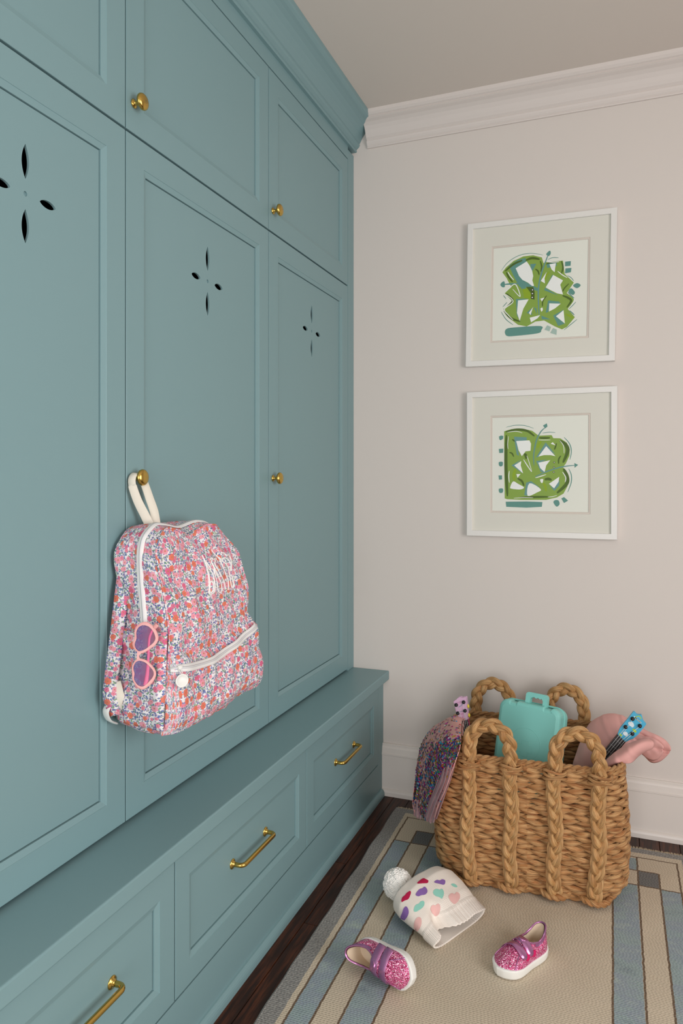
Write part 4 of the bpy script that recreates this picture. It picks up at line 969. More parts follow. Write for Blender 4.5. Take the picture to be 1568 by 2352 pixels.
# shoulder strap seen behind the near side, with its cream adjusters
Pst = catmull([(0.020, -1.322, 0.975), (0.024, -1.342, 0.90), (0.024, -1.357, 0.82), (0.024, -1.371, 0.75), (0.024, -1.374, 0.715), (0.024, -1.356, 0.680)], 7)
ribbon(Pst, Vector((0.35, -1, 0.05)), 0.026, 'shoulder_strap', FLOR, bp, 0.009)
Pw_ = catmull([(0.034, -1.372, 0.745), (0.040, -1.368, 0.715), (0.038, -1.358, 0.690)], 6)
ribbon(Pw_, Vector((0.5, -1, 0)), 0.020, 'strap_webbing', CREAM, bp, 0.002)
mb = MB(); mb.tube(catmull([(0.016, -1.366, 0.702), (0.012, -1.372, 0.688), (0.012, -1.364, 0.670), (0.016, -1.350, 0.660)], 5), 0.010, 0.0022, n=8, ref=(1, -0.3, 0)); mb.build('strap_buckle', WHITE, bp)
# hanging loop over the knob
kx, ky, kz = 0.0085, COLY[1] + 0.0245, 1.1255
lo = catmull([(0.030, -1.262, 1.030), (0.026, -1.272, 1.050), (0.019, -1.285, 1.078), (0.0145, -1.2945, 1.105), (0.0125, -1.2955, 1.120), (0.0120, -1.2890, 1.1305), (0.0125, -1.2780, 1.1335), (0.0140, -1.2665, 1.1260), (0.0190, -1.2610, 1.108), (0.0260, -1.2560, 1.082), (0.0320, -1.2500, 1.056), (0.0340, -1.2460, 1.030)], 6)
ln = []
for i, p in enumerate(lo):
    t = i / (len(lo) - 1)
    ln.append(Vector((0.8 - 0.5 * sm(0.25, 0.35, t) * (1 - sm(0.55, 0.65, t)), -1.0 * (1 - t) ** 1.2 * (1 - sm(.3, .45, t)) + 0.30 * sm(0.55, 0.8, t) * -1, 1.0 * math.exp(-((t - 0.45) / 0.12) ** 2))))
ln = [Vector((1.0, -0.55, 0.05)) if (i / (len(lo) - 1) > 0.62) else (Vector((0.75, -1.0, 0.0)) if i / (len(lo) - 1) < 0.3 else Vector((0.12, lerp(-1.0, 0.9, (i / (len(lo) - 1) - .3) / .32), 0.9 * math.sin(PI * (i / (len(lo) - 1) - .3) / .32)))) for i in range(len(lo))]
ribbon(lo, ln, [0.0150 + 0.004 * abs(i / (len(lo) - 1) - 0.45) * 2.2 for i in range(len(lo))], 'hanging_loop', CREAM, bp, 0.0016, label='cream webbing hanging loop')
# outlined name stitched on the upper front
EMBP = [[(262, 395), (330, 560), (400, 800), (440, 1050), (450, 1385), (560, 1352), (588, 1300), (592, 1150), (570, 1000), (530, 870), (485, 790), (480, 740), (420, 640), (320, 510)],
        [(350, 570), (405, 700), (440, 760), (480, 775)], [(425, 800), (455, 1020), (468, 1345), (520, 1330), (558, 1300), (560, 1180), (540, 1110), (498, 1060), (470, 1130), (462, 1240)],
        [(470, 520), (478, 480), (512, 470), (530, 500), (500, 560), (560, 690), (620, 860), (700, 1000), (750, 1130), (762, 1260), (740, 1340), (700, 1350), (668, 1300), (655, 1170), (620, 1000), (578, 850), (580, 790), (600, 770), (640, 830), (690, 980)],
        [(580, 500), (600, 470), (628, 500), (600, 530), (590, 620), (660, 760), (740, 900), (800, 1020), (838, 1130), (852, 1280)], [(770, 1290), (800, 1308)],
        [(500, 250), (560, 340), (620, 400), (690, 470), (760, 600), (830, 780), (900, 960), (935, 1080), (945, 1260), (925, 1275)],
        [(690, 440), (730, 480), (800, 560), (880, 620), (935, 720), (960, 850), (985, 1020), (1015, 1190), (1048, 1232), (1078, 1180), (1058, 1060), (1042, 930)],
        [(745, 320), (830, 350), (890, 405), (960, 380), (965, 420), (1005, 520), (1020, 650), (1010, 780), (985, 780), (1000, 640), (960, 540), (900, 480), (850, 460), (795, 480), (800, 520)]]
BV = BAGBV.bvh()
for st in EMBP:
    pts = []
    for (x, y) in catmull([(a, b, 0) for a, b in st], 5) and [(q_.x, q_.y) for q_ in catmull([(a, b, 0) for a, b in st], 5)]:
        r = ray(440 + x * 0.0893, 1240 + y * 0.0893).normalized(); h = BV.ray_cast(CAM, r)
        if h[0] is not None:
            n_ = h[1] if h[1].dot(r) < 0 else -h[1]
            if not pts or (h[0] + n_ * .0006 - pts[-1]).length < 0.03: pts.append(h[0] + n_ * 0.0006)
    if len(pts) > 2: mb = MB(); mb.tube(pts, 0.0015, n=6); mb.build('embroidered_letter', EMB, bp)

# ------------------------------------------------------------------ heart sunglasses
SGP = Mat('salmon_pink_frame', (226, 160, 158), 0.32); SGT = Mat('pink_temple', (222, 104, 150), 0.35)
def lens_mat():
    m = Mat('violet_gradient_lens', (120, 40, 150), 0.12, Specular_IOR_Level=0.25, Transmission_Weight=0.0, Alpha=0.80)
    u, v, _ = m.xyz(m.coord('UV')); c = m.ramp(u, [(0.1, (58, 20, 120)), (0.55, (100, 30, 108)), (1.0, (130, 40, 84))]); m.color(c); return m
LENS = lens_mat()
sg = thing('sunglasses', 'pink heart-shaped sunglasses with violet lenses hooked on the side of the backpack', 'sunglasses', (0.09, -1.375, 0.735))
SN = (CAM - Vector((0.09, -1.36, 0.8))).normalized(); SN = (SN + Vector((0, -0.55, 0.0))).normalized()
SO = Vector((0.088, -1.3865, 0.797))
def S_(x, y, off=0.0):
    """picture pixel -> plane of the glasses"""
    r = ray(x, y); p = CAM + r * ((SO - CAM).dot(SN) / r.dot(SN)); return p + SN * off
s_ = 190 / 1568
def zz(P): return [(230 + x * s_, 1400 + y * s_) for x, y in P]
H1o = zz([(880, 235), (960, 275), (1030, 340), (1080, 430), (1105, 530), (1090, 610), (1040, 680), (950, 745), (860, 805), (780, 828), (690, 790), (640, 730), (615, 650), (640, 570), (655, 500), (655, 410), (690, 320), (780, 250)])
H1i = zz([(860, 298), (930, 325), (1000, 400), (1040, 480), (1050, 560), (1010, 630), (940, 690), (860, 750), (760, 788), (700, 760), (665, 700), (662, 640), (690, 560), (692, 500), (692, 420), (730, 340), (790, 302), (830, 296)])
H2o = zz([(790, 930), (880, 960), (970, 1040), (1040, 1130), (1065, 1220), (1040, 1310), (980, 1400), (900, 1470), (820, 1515), (740, 1500), (660, 1420), (612, 1320), (608, 1240), (600, 1130), (612, 1050), (660, 970), (720, 930), (750, 925)])
H2i = zz([(770, 972), (850, 1000), (930, 1070), (1000, 1150), (1018, 1220), (990, 1290), (930, 1360), (870, 1420), (800, 1455), (720, 1430), (665, 1360), (645, 1300), (655, 1210), (635, 1140), (640, 1070), (672, 1005), (710, 978), (740, 970)])
for o_, i_ in ((H1o, H1i), (H2o, H2i)):
    O = catmull([S_(*p) for p in o_], 4, True); I = catmull([S_(*p) for p in i_], 4, True); n = len(O); mb = MB()
    V = [tuple(p + SN * a) for L_, a in ((O, -0.0005), (O, 0.0022), (I, 0.0026), (I, -0.0005)) for p in L_]
    mb.add(V, [(k * n + i, k * n + (i + 1) % n, ((k + 1) % 4) * n + (i + 1) % n, ((k + 1) % 4) * n + i) for k in range(4) for i in range(n)]); mb.build('lens_rim', SGP, sg, bevel=0.0006)
    xs_ = [p.dot(RT) for p in I]; x0_, x1_ = min(xs_), max(xs_); mb = MB()
    V = [tuple(p + SN * 0.0006) for p in I]; c = sum(I, Vector()) / n + SN * 0.0012
    mb.add(V + [tuple(c)], [(i, (i + 1) % n, n) for i in range(n)], [((p.dot(RT) - x0_) / (x1_ - x0_), 0) for p in I] + [(0.5, 0)]); mb.build('lens', LENS, sg)
mb = MB(); mb.extr([tuple(S_(*p, -0.0005)) for p in zz([(705, 790), (760, 815), (820, 800), (760, 850), (738, 880), (755, 930), (800, 945), (760, 960), (690, 955), (698, 900), (700, 850)])], (0, 0, 0), SN * 0.0028); mb.build('bridge', SGP, sg, smooth=False)
tp = [S_(*p, 0.0008) for p in zz([(1090, 290), (1050, 335), (990, 400), (940, 520), (925, 640), (918, 780), (912, 920), (905, 1100), (890, 1250), (865, 1400), (850, 1440)])]
mb = MB(); mb.tube(catmull(tp, 4), [0.0010] * 41, [0.0022 + 0.0022 * sm(0.5, 1, k / 40) + 0.0012 * sm(0.15, 0, k / 40) for k in range(41)], n=10, ref=tuple(SN)); mb.build('temple', SGT, sg)
mb = MB(); mb.tube([S_(*p, 0.001) for p in zz([(1086, 282), (1060, 310), (1035, 335), (1025, 345)])], 0.0022, 0.0042, n=10, ref=tuple(SN)); mb.build('temple_tip', SGP, sg)

# ------------------------------------------------------------------ fabric hanging out of the basket
def sheet(rows, nu, nv, fold, name, mats, parent, solid=0.0018, uvk=1.0, **kw):
    """rows: top to bottom, each a list of points across; smoothed both ways, then displaced by fold(u,v)"""
    R = [catmull(r, 6) for r in rows]; m_ = len(R[0]); cols = [catmull([r[i] for r in R], 6) for i in range(m_)]; k = len(cols[0])
    def f(u, v):
        a = u * (m_ - 1); b = v * (k - 1); i, j = min(int(a), m_ - 2), min(int(b), k - 2); a -= i; b -= j
        p = lerp(lerp(cols[i][j], cols[i + 1][j], a), lerp(cols[i][j + 1], cols[i + 1][j + 1], a), b)
        return p + fold(u, v, p), (u * uvk, v * uvk)
    mb = MB(); mb.grid(f, nu, nv); o = mb.build(name, mats, parent, solid=solid, **kw); return o, mb, f
PW = lambda x, y, Y: onp(1, Y, x, y)
PINKJ = Mat('dusty_pink_jersey', (222, 166, 160), 0.85); _c = PINKJ.coord(); PINKJ.bump(PINKJ.noise(_c, 700, 2), 0.2, 0.0004)
TULLE = Mat('pink_tulle', (212, 172, 178), 0.8, Alpha=0.62)
dr = thing('sequin_dress', 'pink dress with scattered rainbow sequins, hanging over the left side of the basket', 'dress', PW(985, 1860, -0.34))
rows = [[PW(1062, 1690, -.300), PW(1064, 1668, -.300), PW(1066, 1655, -.295), PW(1068, 1650, -.29)],
        [PW(1020, 1660, -.270), PW(1032, 1648, -.285), PW(1046, 1645, -.300), PW(1060, 1655, -.330)],
        [PW(990, 1674, -.270), PW(1012, 1672, -.370), PW(1036, 1676, -.460), PW(1058, 1688, -.510)],
        [PW(970, 1704, -.275), PW(994, 1702, -.400), PW(1024, 1708, -.510), PW(1056, 1714, -.560)],
        [PW(960, 1740, -.280), PW(982, 1742, -.400), PW(1014, 1746, -.530), PW(1046, 1746, -.575)],
        [PW(955, 1778, -.285), PW(976, 1782, -.385), PW(1004, 1784, -.510), PW(1034, 1780, -.560)],
        [PW(950, 1812, -.290), PW(970, 1818, -.365), PW(998, 1820, -.480), PW(1022, 1814, -.545)],
        [PW(948, 1846, -.295), PW(964, 1850, -.355), PW(988, 1856, -.450), PW(1008, 1846, -.515)],
        [PW(954, 1866, -.300), PW(966, 1868, -.345), PW(984, 1884, -.430), PW(1000, 1870, -.490)]]
def dfold(u, v, p):
    a = sm(0.25, 0.8, v)
    d = 0.006 + 0.015 * math.sin(u * 11.5 + v * 2.4 + 0.4) * a + 0.006 * math.sin(u * 34 - v * 5) * a + 0.004 * nz(u * 6, v * 8, 1)
    x = 0.0
    if v > 0.92: x = 0
    return Vector((0.25, -1.0, 0.25)) * d
_o, dmb, df = sheet(rows, 60, 84, dfold, 'dress_skirt', PINKJ, dr, 0.002)
SQ = [Mat('sequin_' + n, c, 0.18, 0.45) for n, c in (('blue', (30, 150, 196)), ('purple', (120, 50, 140)), ('magenta', (206, 40, 150)), ('red', (214, 36, 60)), ('gold', (216, 172, 40)), ('green', (40, 136, 80)), ('navy', (70, 60, 150)), ('silver', (214, 218, 222)), ('olive', (150, 142, 50)), ('plum', (140, 36, 96)))]
mb = MB(); rs = random.Random(5); cnt = 0
def add_seq(u, v, r):
    p = df(u, v)[0]; du = df(min(1, u + .01), v)[0] - df(max(0, u - .01), v)[0]; dv = df(u, min(1, v + .01))[0] - df(u, max(0, v - .01))[0]
    n = du.cross(dv)
    if n.length < 1e-9: return
    n.normalize(); n = n if n.dot(CAM - p) > 0 else -n
    n = (n + Vector((rs.uniform(-.35, .35), rs.uniform(-.35, .35), rs.uniform(-.35, .35)))).normalized()
    a = n.orthogonal().normalized(); b = n.cross(a); c = p + n * 0.0022
    mb.add([tuple(c + a * r * math.cos(k * PI / 4) + b * r * math.sin(k * PI / 4)) for k in range(8)] + [tuple(c - n * 0.0006)], [(k, (k + 1) % 8, 8) for k in range(8)], mi=rs.choices(range(10), [6, 4, 3, 2, 3, 4, 4, 1, 3, 3])[0])
for _ in range(11000):
    u, v = rs.random(), rs.random()
    band = math.exp(-((v - (0.44 + 0.10 * (1 - u))) / 0.09) ** 2) * sm(0.35, 0.6, u + 0.10)
    low = sm(0.42, 0.55, v) * (0.85 * math.exp(-((u - 0.62) / 0.16) ** 2) + 0.55 * math.exp(-((u - 0.10) / 0.12) ** 2) * sm(0.55, 0.7, v) + 0.05)
    dens = 0.035 * sm(0.08, 0.2, v) + 0.75 * band + low + 0.10 * sm(0.2, 0.4, v)
    dens *= 1 - sm(0.88, 0.93, v) * (1 - math.exp(-((u - 0.45) / 0.13) ** 2))
    dens *= 1 - 0.9 * sm(0.78, 0.9, u) * sm(0.5, 0.6, v)
    if rs.random() < dens * 1.25: add_seq(u, v, rs.uniform(0.0026, 0.0036))
mb.build('sequins', SQ, dr, smooth=False, kind='stuff')
rows2 = [[PW(1012, 1765, -.52), PW(1022, 1760, -.545), PW(1034, 1752, -.56), PW(1046, 1744, -.57)], [PW(1000, 1800, -.50), PW(1012, 1800, -.535), PW(1024, 1795, -.55), PW(1036, 1782, -.56)],
         [PW(984, 1840, -.45), PW(996, 1840, -.50), PW(1008, 1838, -.525), PW(1020, 1828, -.54)], [PW(974, 1872, -.42), PW(984, 1880, -.455), PW(996, 1878, -.49), PW(1008, 1864, -.515)], [PW(978, 1880, -.42), PW(986, 1888, -.455), PW(996, 1886, -.485), PW(1004, 1874, -.51)]]
rows3 = [[PW(950 + k * 9, 1834, -.30 - k * .02) for k in range(4)], [PW(949 + k * 9.5, 1850, -.30 - k * .02) for k in range(4)], [PW(950 + k * 9.5, 1866 + (3, 6, 6, 2)[k], -.30 - k * .02) for k in range(4)], [PW(956 + k * 6, 1874 + (0, 4, 4, 0)[k], -.31 - k * .015) for k in range(4)]]
sheet(rows3, 30, 24, lambda u, v, p: Vector((0.3, -1, .2)) * (0.012 + 0.006 * math.sin(u * 22 + v * 4) + 0.005 * nz(u * 12, v * 10)), 'tulle_hem', TULLE, dr, 0.0008)
sheet(rows2, 40, 40, lambda u, v, p: Vector((0.3, -1, .2)) * (0.006 + 0.008 * math.sin(u * 26 + v * 4) + 0.005 * nz(u * 12, v * 10)), 'tulle_hem', TULLE, dr, 0.0008)

cl = thing('pink_garment', 'crumpled plain dusty pink garment spilling over the right rim of the basket', 'garment', PW(1440, 1740, -0.25))
def cfold(k=1.0): return lambda u, v, p: Vector((0.1, -0.7, 0.45)) * (0.008 * nz(p.x * 16, p.z * 18, 2) + 0.0045 * nz(p.x * 40, p.z * 26, 7) + 0.0065 * max(0, 1 - abs(nz(p.x * 13 + p.z * 9, p.z * 6, 4)) * 6)) * k
rows = [[PW(1345, 1700, -.18), PW(1362, 1668, -.17), PW(1392, 1645, -.17), PW(1425, 1647, -.17), PW(1458, 1662, -.17), PW(1485, 1680, -.17)],
        [PW(1338, 1692, -.20), PW(1356, 1660, -.20), PW(1394, 1641, -.20), PW(1428, 1645, -.20), PW(1462, 1664, -.20), PW(1492, 1686, -.20)],
        [PW(1332, 1706, -.235), PW(1356, 1676, -.245), PW(1394, 1660, -.25), PW(1428, 1664, -.25), PW(1462, 1680, -.25), PW(1490, 1694, -.25)],
        [PW(1322, 1734, -.25), PW(1350, 1714, -.275), PW(1386, 1700, -.285), PW(1420, 1700, -.285), PW(1452, 1700, -.275), PW(1484, 1702, -.26)],
        [PW(1314, 1760, -.26), PW(1344, 1756, -.285), PW(1374, 1752, -.295), PW(1404, 1738, -.300), PW(1436, 1718, -.29), PW(1474, 1710, -.27)],
        [PW(1312, 1790, -.26), PW(1342, 1790, -.28), PW(1370, 1790, -.285), PW(1398, 1780, -.29), PW(1424, 1750, -.29), PW(1456, 1730, -.28)]]
sheet(rows, 56, 56, cfold(), 'draped_cloth', PINKJ, cl, 0.0024)
rows = [[PW(1378, 1764, -.375), PW(1400, 1740, -.380), PW(1432, 1716, -.375), PW(1468, 1700, -.365), PW(1490, 1698, -.350)],
        [PW(1380, 1766, -.395), PW(1404, 1748, -.405), PW(1438, 1726, -.405), PW(1472, 1708, -.39), PW(1500, 1706, -.36)],
        [PW(1384, 1768, -.398), PW(1412, 1752, -.412), PW(1442, 1738, -.412), PW(1470, 1724, -.39), PW(1496, 1718, -.36)],
        [PW(1392, 1768, -.385), PW(1420, 1752, -.405), PW(1446, 1752, -.405), PW(1462, 1738, -.37), PW(1480, 1724, -.35)]]
sheet(rows, 44, 20, cfold(0.7), 'cloth_fold', PINKJ, cl, 0.005)
# the empty sleeve that sticks out and folds back on itself
def lobe(Y0, bulge, top, bot, name, fl=0.0):
    T_ = catmull([(x, y, 0) for x, y in top], 8); B_ = catmull([(x, y, 0) for x, y in bot], 8); n = len(T_); mb = MB()
    def f(u, v):
        i = min(int(u * (n - 1)), n - 2); a = u * (n - 1) - i; t = lerp(T_[i], T_[i + 1], a); b_ = lerp(B_[i], B_[i + 1], a)
        w_ = v * 2 if v < .5 else 2 - v * 2; p = lerp(t, b_, w_); q = PW(p.x, p.y, Y0 - 0.03 * u)
        e_ = math.sin(PI * w_) ** 0.6 * (min(1, (1 - u) / 0.12) ** 0.5) * (0.5 + 0.5 * min(1, u / .3)) * bulge * (1 if v < .5 else -0.6)
        crease = 0.010 * math.exp(-((w_ - 0.42 - 0.25 * (u - .5)) / 0.10) ** 2) * fl * (1 if v < .5 else 0)
        return q + Vector((0.25, -0.85, 0.4)) * (e_ - crease + (0.006 * nz(q.x * 24, q.z * 26, 3 + (v > .5)) + 0.0022 * nz(q.x * 70, q.z * 60, 5)) * (1 if 0 < w_ < 1 else 0.3)), (u, v)
    mb.grid(f, 44, 40); mb.build(name, PINKJ, cl)
lobe(-0.235, 0.022, [(1428, 1652), (1462, 1668), (1494, 1682), (1520, 1694), (1535, 1708), (1539, 1722)], [(1432, 1702), (1460, 1716), (1478, 1736), (1496, 1752), (1518, 1748), (1536, 1730)], 'sleeve', 1.0)
lobe(-0.262, 0.012, [(1446, 1690), (1466, 1690), (1490, 1692), (1512, 1702), (1524, 1714)], [(1450, 1716), (1470, 1730), (1492, 1746), (1510, 1744), (1524, 1728)], 'cuff_fold', 0.6)

# ------------------------------------------------------------------ knitted hat
KNIT = Mat('cream_knit', (244, 235, 226), 0.9)
_u, _v, _ = KNIT.xyz(KNIT.coord('UV')); KNIT.bump(((_u * 2600.0).sin() * 0.5 + (_v * 2200.0).sin() * 0.5), 0.35, 0.0006)
RZ = 0.0095
hc0 = Vector((0.382, -0.612, RZ)); hc1 = Vector((0.536, -0.712, RZ)); hd = (hc1 - hc0).normalized(); HL = (hc1 - hc0).length; hs = Vector((0.42, 0.91, 0)).normalized()   # hs points away from the viewer
hat = thing('knitted_hat', 'cream knitted bobble hat with coloured hearts lying on the rug by the basket', 'hat', (hc0 + hc1) / 2)
def hatf(u, v, off=0.0):
    """u round the hat, v from crown to brim"""
    a = 2 * PI * u
    wv = tab([0, .03, .10, .22, .38, .55, .72, .85, 1.0], [0.006, 0.036, 0.072, 0.101, 0.111, 0.110, 0.105, 0.101, 0.099], v)
    hv = tab([0, .03, .10, .22, .38, .55, .72, .85, 1.0], [0.004, 0.014, 0.029, 0.040, 0.041, 0.036, 0.029, 0.0200, 0.0140], v)
    cx, cz = math.cos(a), math.sin(a)
    px = math.copysign(abs(cx) ** 0.85, cx) * (wv + off); pz = math.copysign(abs(cz) ** 0.8, cz) * (hv + off)
    L = v * HL * 1.04
    up = max(0, cz)
    # the front edge sags in a fold part way across the opening
    dip = 0.016 * math.exp(-((px + 0.050) / 0.018) ** 2) * sm(0.62, 0.95, v) * up ** .5
    L -= (-0.010 + 0.046 * math.exp(-((px + 0.050) / 0.020) ** 2)) * sm(0.6, 1.0, v) * up ** .7
    z = hv + 0.001 + pz - dip + 0.003 * nz(px * 30, v * 4, cz) * up
    if v > 0.80: rib = 0.0017 * math.sin(a * 64) * sm(0.80, 0.84, v); z += rib * cz; px += rib * cx
    if v > 0.80: z += 0.0022 * cz; px += 0.0022 * cx
    p = hc0 + hd * L + hs * px + Vector((0, 0, max(z, 0.0012)))
    return p, (a / (2 * PI) * 0.42, v * HL)
mb = MB(); mb.grid(hatf, 192, 70); HB = MB().add(mb.v, mb.f).bvh(); mb.build('hat_body', KNIT, hat, solid=0.0028)
# inside face of the far side is the same knit; hearts
HC = {'crimson': (186, 14, 72), 'lilac': (142, 104, 178), 'mint': (150, 214, 198), 'blush': (234, 186, 182)}
HM = {k: Mat('heart_' + k, c, 0.9) for k, c in HC.items()}
def zq(P): return [(780 + x / 3.015, 1960 + y / 3.015) for x, y in P]
HEARTS = [('crimson', [(535, 213), (560, 188), (580, 178), (597, 184), (612, 194), (606, 210), (575, 212)]), ('lilac', [(652, 205), (672, 188), (690, 192), (706, 184), (726, 190), (728, 208), (718, 222), (690, 216)]),
    ('mint', [(768, 218), (790, 214), (812, 232), (806, 240), (784, 234)]), ('crimson', [(430, 340), (434, 312), (450, 296), (466, 278), (486, 265), (493, 275), (486, 300), (474, 322), (452, 330)]),
    ('lilac', [(525, 292), (535, 270), (552, 252), (570, 246), (586, 235), (602, 252), (605, 272), (590, 290), (565, 294), (545, 302)]), ('mint', [(645, 278), (652, 258), (672, 250), (690, 256), (706, 250), (718, 270), (718, 292), (706, 318), (690, 308), (660, 298)]),
    ('blush', [(752, 310), (758, 290), (776, 280), (792, 286), (808, 272), (826, 284), (830, 306), (820, 330), (796, 354), (772, 342)]), ('lilac', [(424, 440), (436, 410), (444, 385), (458, 370), (472, 380), (480, 410), (470, 440), (444, 468), (430, 460)]),
    ('mint', [(512, 400), (518, 372), (530, 358), (546, 352), (560, 336), (580, 334), (586, 352), (576, 376), (556, 392), (528, 408)]), ('blush', [(624, 392), (630, 368), (646, 358), (660, 362), (678, 350), (694, 366), (694, 396), (684, 424), (662, 434), (640, 418)]),
    ('blush', [(516, 500), (522, 470), (534, 450), (550, 444), (564, 456), (566, 490), (556, 520), (532, 542), (520, 524)]), ('mint', [(453, 525), (462, 506), (480, 502), (492, 520), (498, 550), (496, 590), (480, 576), (462, 552)])]
for c, P in HEARTS:
    mb = MB(); P3 = catmull([(x, y, 0) for x, y in zq(P)], 3, True); decal(mb, [(p.x, p.y) for p in P3], HB, 0.0022, 4)
    if mb.f: mb.build('knitted_heart', HM[c], hat)
pc = onp(2, RZ + 0.042, 913, 2031); POM = Mat('white_chenille', (250, 248, 244), 0.95)
mb = MB(); rs = random.Random(11)
for k in range(900):
    z = 1 - 2 * (k + .5) / 900; a = k * 2.39996; r = math.sqrt(1 - z * z); d_ = Vector((r * math.cos(a), r * math.sin(a), z)); q = d_.orthogonal().normalized(); 
    R_ = 0.040 * (1 + 0.05 * rs.uniform(-1, 1)); e_ = (q * rs.uniform(-1, 1) + d_.cross(q) * rs.uniform(-1, 1)).normalized()
    c = pc + d_ * (R_ - 0.004); rot = Matrix((e_, d_, e_.cross(d_))).transposed()
    mb.ico(c, 0.0034, (rs.uniform(1.0, 1.7), 1.0, 0.9), rot)
mb.ico(pc, 0.037); mb.build('pompom', POM, hat, label='fluffy white pompom')

# ------------------------------------------------------------------ glitter shoes
def glitter():
    m = Mat('pink_glitter', (206, 84, 130), 0.3, 0.35)
    vo = m.voro(m.coord(), 720, 1.0); r, g_, b_ = m.xyz(vo.outputs['Color'])
    c = m.ramp(r, [(0.0, (190, 60, 110)), (0.35, (212, 92, 140)), (0.62, (222, 120, 164)), (0.80, (236, 160, 200)), (0.90, (250, 228, 242))], 'CONSTANT'); m.color(c)
    n = m.nt.nodes.new('ShaderNodeVectorMath'); n.operation = 'SUBTRACT'; m.nt.links.new(vo.outputs['Color'], n.inputs[0]); n.inputs[1].default_value = (0.5, 0.5, 0.5)
    s2 = m.nt.nodes.new('ShaderNodeVectorMath'); s2.operation = 'SCALE'; m.nt.links.new(n.outputs[0], s2.inputs[0]); s2.inputs['Scale'].default_value = 1.1
    ge = m.nt.nodes.new('ShaderNodeNewGeometry'); ad = m.nt.nodes.new('ShaderNodeVectorMath'); m.nt.links.new(ge.outputs['Normal'], ad.inputs[0]); m.nt.links.new(s2.outputs[0], ad.inputs[1])
    nn = m.nt.nodes.new('ShaderNodeVectorMath'); nn.operation = 'NORMALIZE'; m.nt.links.new(ad.outputs[0], nn.inputs[0]); m.nt.links.new(nn.outputs[0], m.b.inputs['Normal']); return m
GLI = glitter(); MLL = Mat('metallic_pink_leather', (188, 128, 174), 0.24, 0.7); FUC = Mat('fuchsia_velvet', (208, 16, 96), 0.9); RUB = Mat('white_rubber', (238, 238, 234), 0.5); LIN = Mat('beige_lining', (220, 200, 176), 0.9)
SL = 0.158                                                    # shoe length; x runs heel to toe
def hw(x, side):                                              # half width of the sole
    t = x / SL
    base_ = lambda t: tab([0, .03, .08, .18, .32, .48, .62, .74, .84, .92, .97, 1.0], [0.0, .012, .020, .0265, .0285, .0290, .0325, .0350, .0335, .0260, .0165, 0.0], t)
    dd = 0.05 * min(1, min(t, 1 - t) / 0.06); base = (base_(t) * 2 + base_(t - dd) + base_(t + dd) + base_(t - dd / 2) + base_(t + dd / 2)) / 6
    return base + side * 0.0025 * math.sin(PI * t) * (t - 0.3)
def sole_pt(th, grow=0.0):
    """closed outline, th 0 at the toe"""
    x = SL / 2 + (SL / 2) * math.cos(th); s = 1 if math.sin(th) >= 0 else -1
    y = s * hw(min(max(x, 0), SL), s)
    v = Vector((x - SL / 2, y, 0)); g_ = v.normalized() * grow if v.length > 0 else v
    return Vector((x + g_.x, y + g_.y, 0))
def topline(th):
    cx, rx = 0.044, 0.040; c = math.cos(th); s = math.sin(th)
    x = cx + rx * c; y = 0.0195 * s * (1.0 - 0.12 * c); t = x / 0.084
    z = tab([0, .12, .30, .5, .72, .88, 1.0], [.066, .062, .051, .0450, .047, .0525, .0570], (x - 0.004) / 0.080)
    return Vector((x, y, z))
def upper(th, v, out=0.0):
    a = sole_pt(th) + Vector((0, 0, 0.016)); b_ = topline(th)
    fr = max(0, math.cos(th)); f2 = sm(0.0, 0.9, fr)
    k1 = a + Vector((0, 0, lerp(0.022, 0.017, f2))) + Vector(((a.x - SL / 2) * -0.02, a.y * 0.02, 0))
    k2 = b_ + Vector((lerp(0.0, 0.020, f2), b_.y * lerp(0.28, 0.5, f2), lerp(-0.018, -0.004, f2)))
    q = 1 - v; p = a * q ** 3 + k1 * 3 * q * q * v + k2 * 3 * q * v * v + b_ * v ** 3
    if out: c = Vector((p.x * 0.6 + 0.03, 0, 0.02)); p = p + (p - c).normalized() * out
    return p
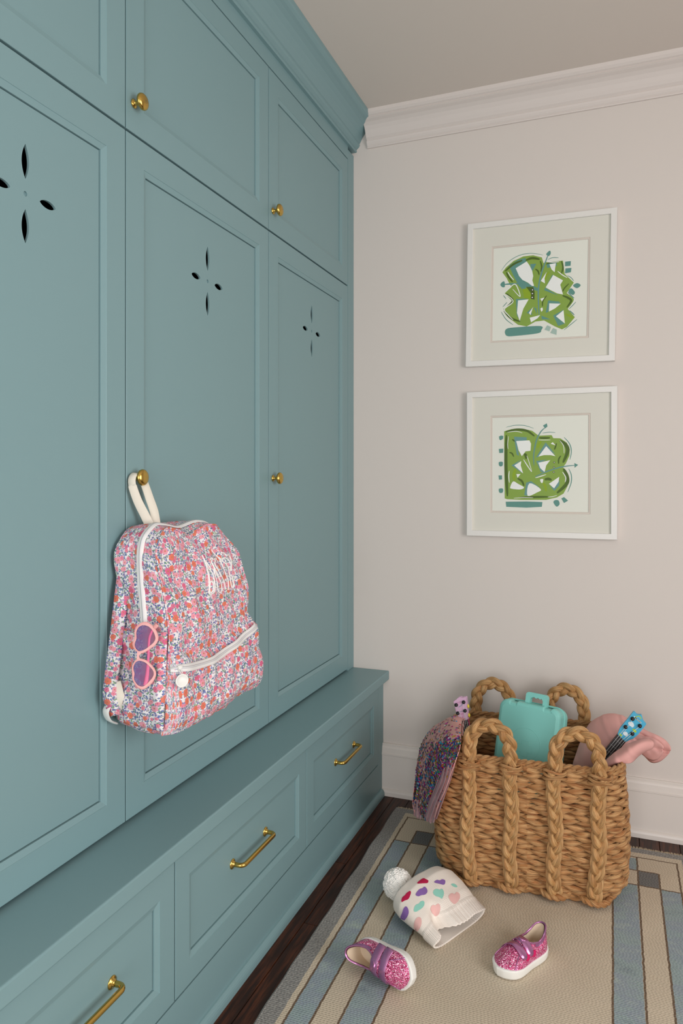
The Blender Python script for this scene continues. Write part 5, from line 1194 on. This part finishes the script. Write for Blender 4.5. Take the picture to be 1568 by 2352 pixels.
def make_shoe(label, loc, M, loose=0.0, flip=1):
    sh = thing('toddler_shoe', label, 'shoe', (0, 0, 0), 'pair of pink glitter toddler shoes', local=True)
    sh.location = loc; sh.rotation_euler = M.to_euler()
    N = 96; mb = MB(); R = [(-0.0035, 0.0), (-0.0005, 0.0012), (0.0012, 0.004), (0.0030, 0.015), (0.0034, 0.0180), (0.0026, 0.0195), (-0.001, 0.0195)]; V = []
    for g_, z in R:
        for k in range(N):
            th = 2 * PI * k / N; p = sole_pt(th, g_); toe = sm(0.10, 0.15, p.x); V.append((p.x, p.y, z + 0.003 * toe * (z / 0.0195) + 0.0015 * toe * (1 if z < 0.001 else 0)))
    F = [(j * N + k, j * N + (k + 1) % N, (j + 1) * N + (k + 1) % N, (j + 1) * N + k) for j in range(len(R) - 1) for k in range(N)] + [tuple(range(N - 1, -1, -1)), tuple((len(R) - 1) * N + k for k in range(N))]
    mb.add(V, F).build('sole', RUB, sh)
    mb = MB(); mb.grid(lambda u, v: upper(2 * PI * u, v), 96, 24); bv = MB().add(mb.v, mb.f).bvh(); mb.build('upper', GLI, sh)
    mb = MB(); mb.grid(lambda u, v: (lambda p: Vector((0.044 + (p.x - 0.044) * 0.90, p.y * 0.86, p.z)))(lerp(topline(2 * PI * u), Vector((topline(2 * PI * u).x, topline(2 * PI * u).y * 1.15, 0.020)), v)), 64, 8, flip=True); mb.build('lining', LIN, sh)
    mb = MB(); mb.add([tuple(Vector((0.044 + (topline(2 * PI * k / 40).x - 0.044) * .95, topline(2 * PI * k / 40).y * 1.1, 0.021))) for k in range(40)], [tuple(range(40))]); mb.build('insole', LIN, sh)
    mb = MB(); mb.tube([topline(2 * PI * k / 72) + Vector((0, 0, 0.0005)) for k in range(72)], 0.0026, 0.0021, n=8, closed=True); mb.build('collar_trim', MLL, sh)
    # heel patch
    mb = MB(); mb.grid(lambda u, v: upper(lerp(PI * 0.80, PI * 1.20, u) if v > .0 else PI, lerp(0.42 + 0.30 * abs(2 * u - 1), 0.99, v), 0.0009), 24, 10); mb.build('heel_patch', MLL, sh)
    # collar band of the same leather
    mb = MB(); mb.grid(lambda u, v: upper(lerp(PI * 0.42, PI * 1.58, u), lerp(0.84, 0.99, v), 0.0007), 60, 4); mb.build('collar_band', MLL, sh)
    # toe seam welt on both sides
    for s in (-1, 1):
        mb = MB(); P = [upper(s * lerp(0.78, 0.62, k / 12) , lerp(0.03, 0.86, k / 12), 0.0010) for k in range(13)]; mb.tube(P, 0.0012, n=6); mb.build('seam_welt', MLL, sh)
    # tongue edge
    # straps wrap over the vamp
    for q_, (x0, sl) in enumerate(((0.0825, 0.02), (0.1050, -0.02))):
        for pad in (1, 0):
            P = []; Nn = []; n = 30
            for k in range(n + 1):
                al = lerp(-1.35, 1.28 if not pad else 1.40, k / n) * flip
                o = Vector((x0 + sl * 0.03 * k / n * 2 - 0.0, 0.13 * math.sin(al), 0.024 + 0.13 * math.cos(al))); c = Vector((x0 - 0.004, 0, 0.024)); r = (c - o).normalized()
                h = bv.ray_cast(o, r)
                if h[0] is None: continue
                n_ = h[1] if h[1].dot(r) < 0 else -h[1]; lift = (0.0021 if not pad else 0.0008)
                if loose and not pad: lift += loose * sm(0.55, 1.0, 1 - k / n) 
                P.append(h[0] - r * lift); Nn.append(-r)
            if pad: P = P[20:]; Nn = Nn[20:]; P = [p + Vector((-0.0075, 0, 0)) for p in P]
            if len(P) > 4:
                m_ = len(P); wd = [0.0200 * (1 if k < m_ - 5 else math.sqrt(max(0.06, 1 - ((k - (m_ - 5)) / 4.2) ** 2))) for k in range(m_)]
                ribbon(P, Nn, wd, 'strap_pad' if pad else 'strap', FUC if pad else MLL, sh, 0.0018 if not pad else 0.0012, **({'label': 'fuchsia fastening pad'} if pad else {}))
    return sh
# right shoe stands on its sole, toe towards the lower left
h0 = onp(2, RZ, 1250, 2186); t0 = onp(2, RZ, 1134, 2250); ax = (t0 - h0).normalized(); ax.z = 0; ax.normalize(); ay = Vector((0, 0, 1)).cross(ax)
make_shoe('upright pink glitter toddler shoe standing on the cream field of the rug', tuple(h0 + Vector((0.0, 0.004, 0.0004))), Matrix((ax, ay, Vector((0, 0, 1)))).transposed(), 0, 1)
# left shoe lies on its side, toe to the right, soles turned away from the viewer
al = math.radians(-24); ax = Vector((math.cos(al), math.sin(al), 0)); roll = math.radians(12)
ay = Vector((0, 0, 1)) * math.cos(roll) + Vector((-math.sin(al), math.cos(al), 0)) * math.sin(roll); az = ax.cross(ay)
hh = onp(2, RZ, 836, 2204)
make_shoe('pink glitter toddler shoe lying on its side across the blue stripe', (hh.x, hh.y, RZ + 0.0375), Matrix((ax, ay, az)).transposed(), 0.006, -1)
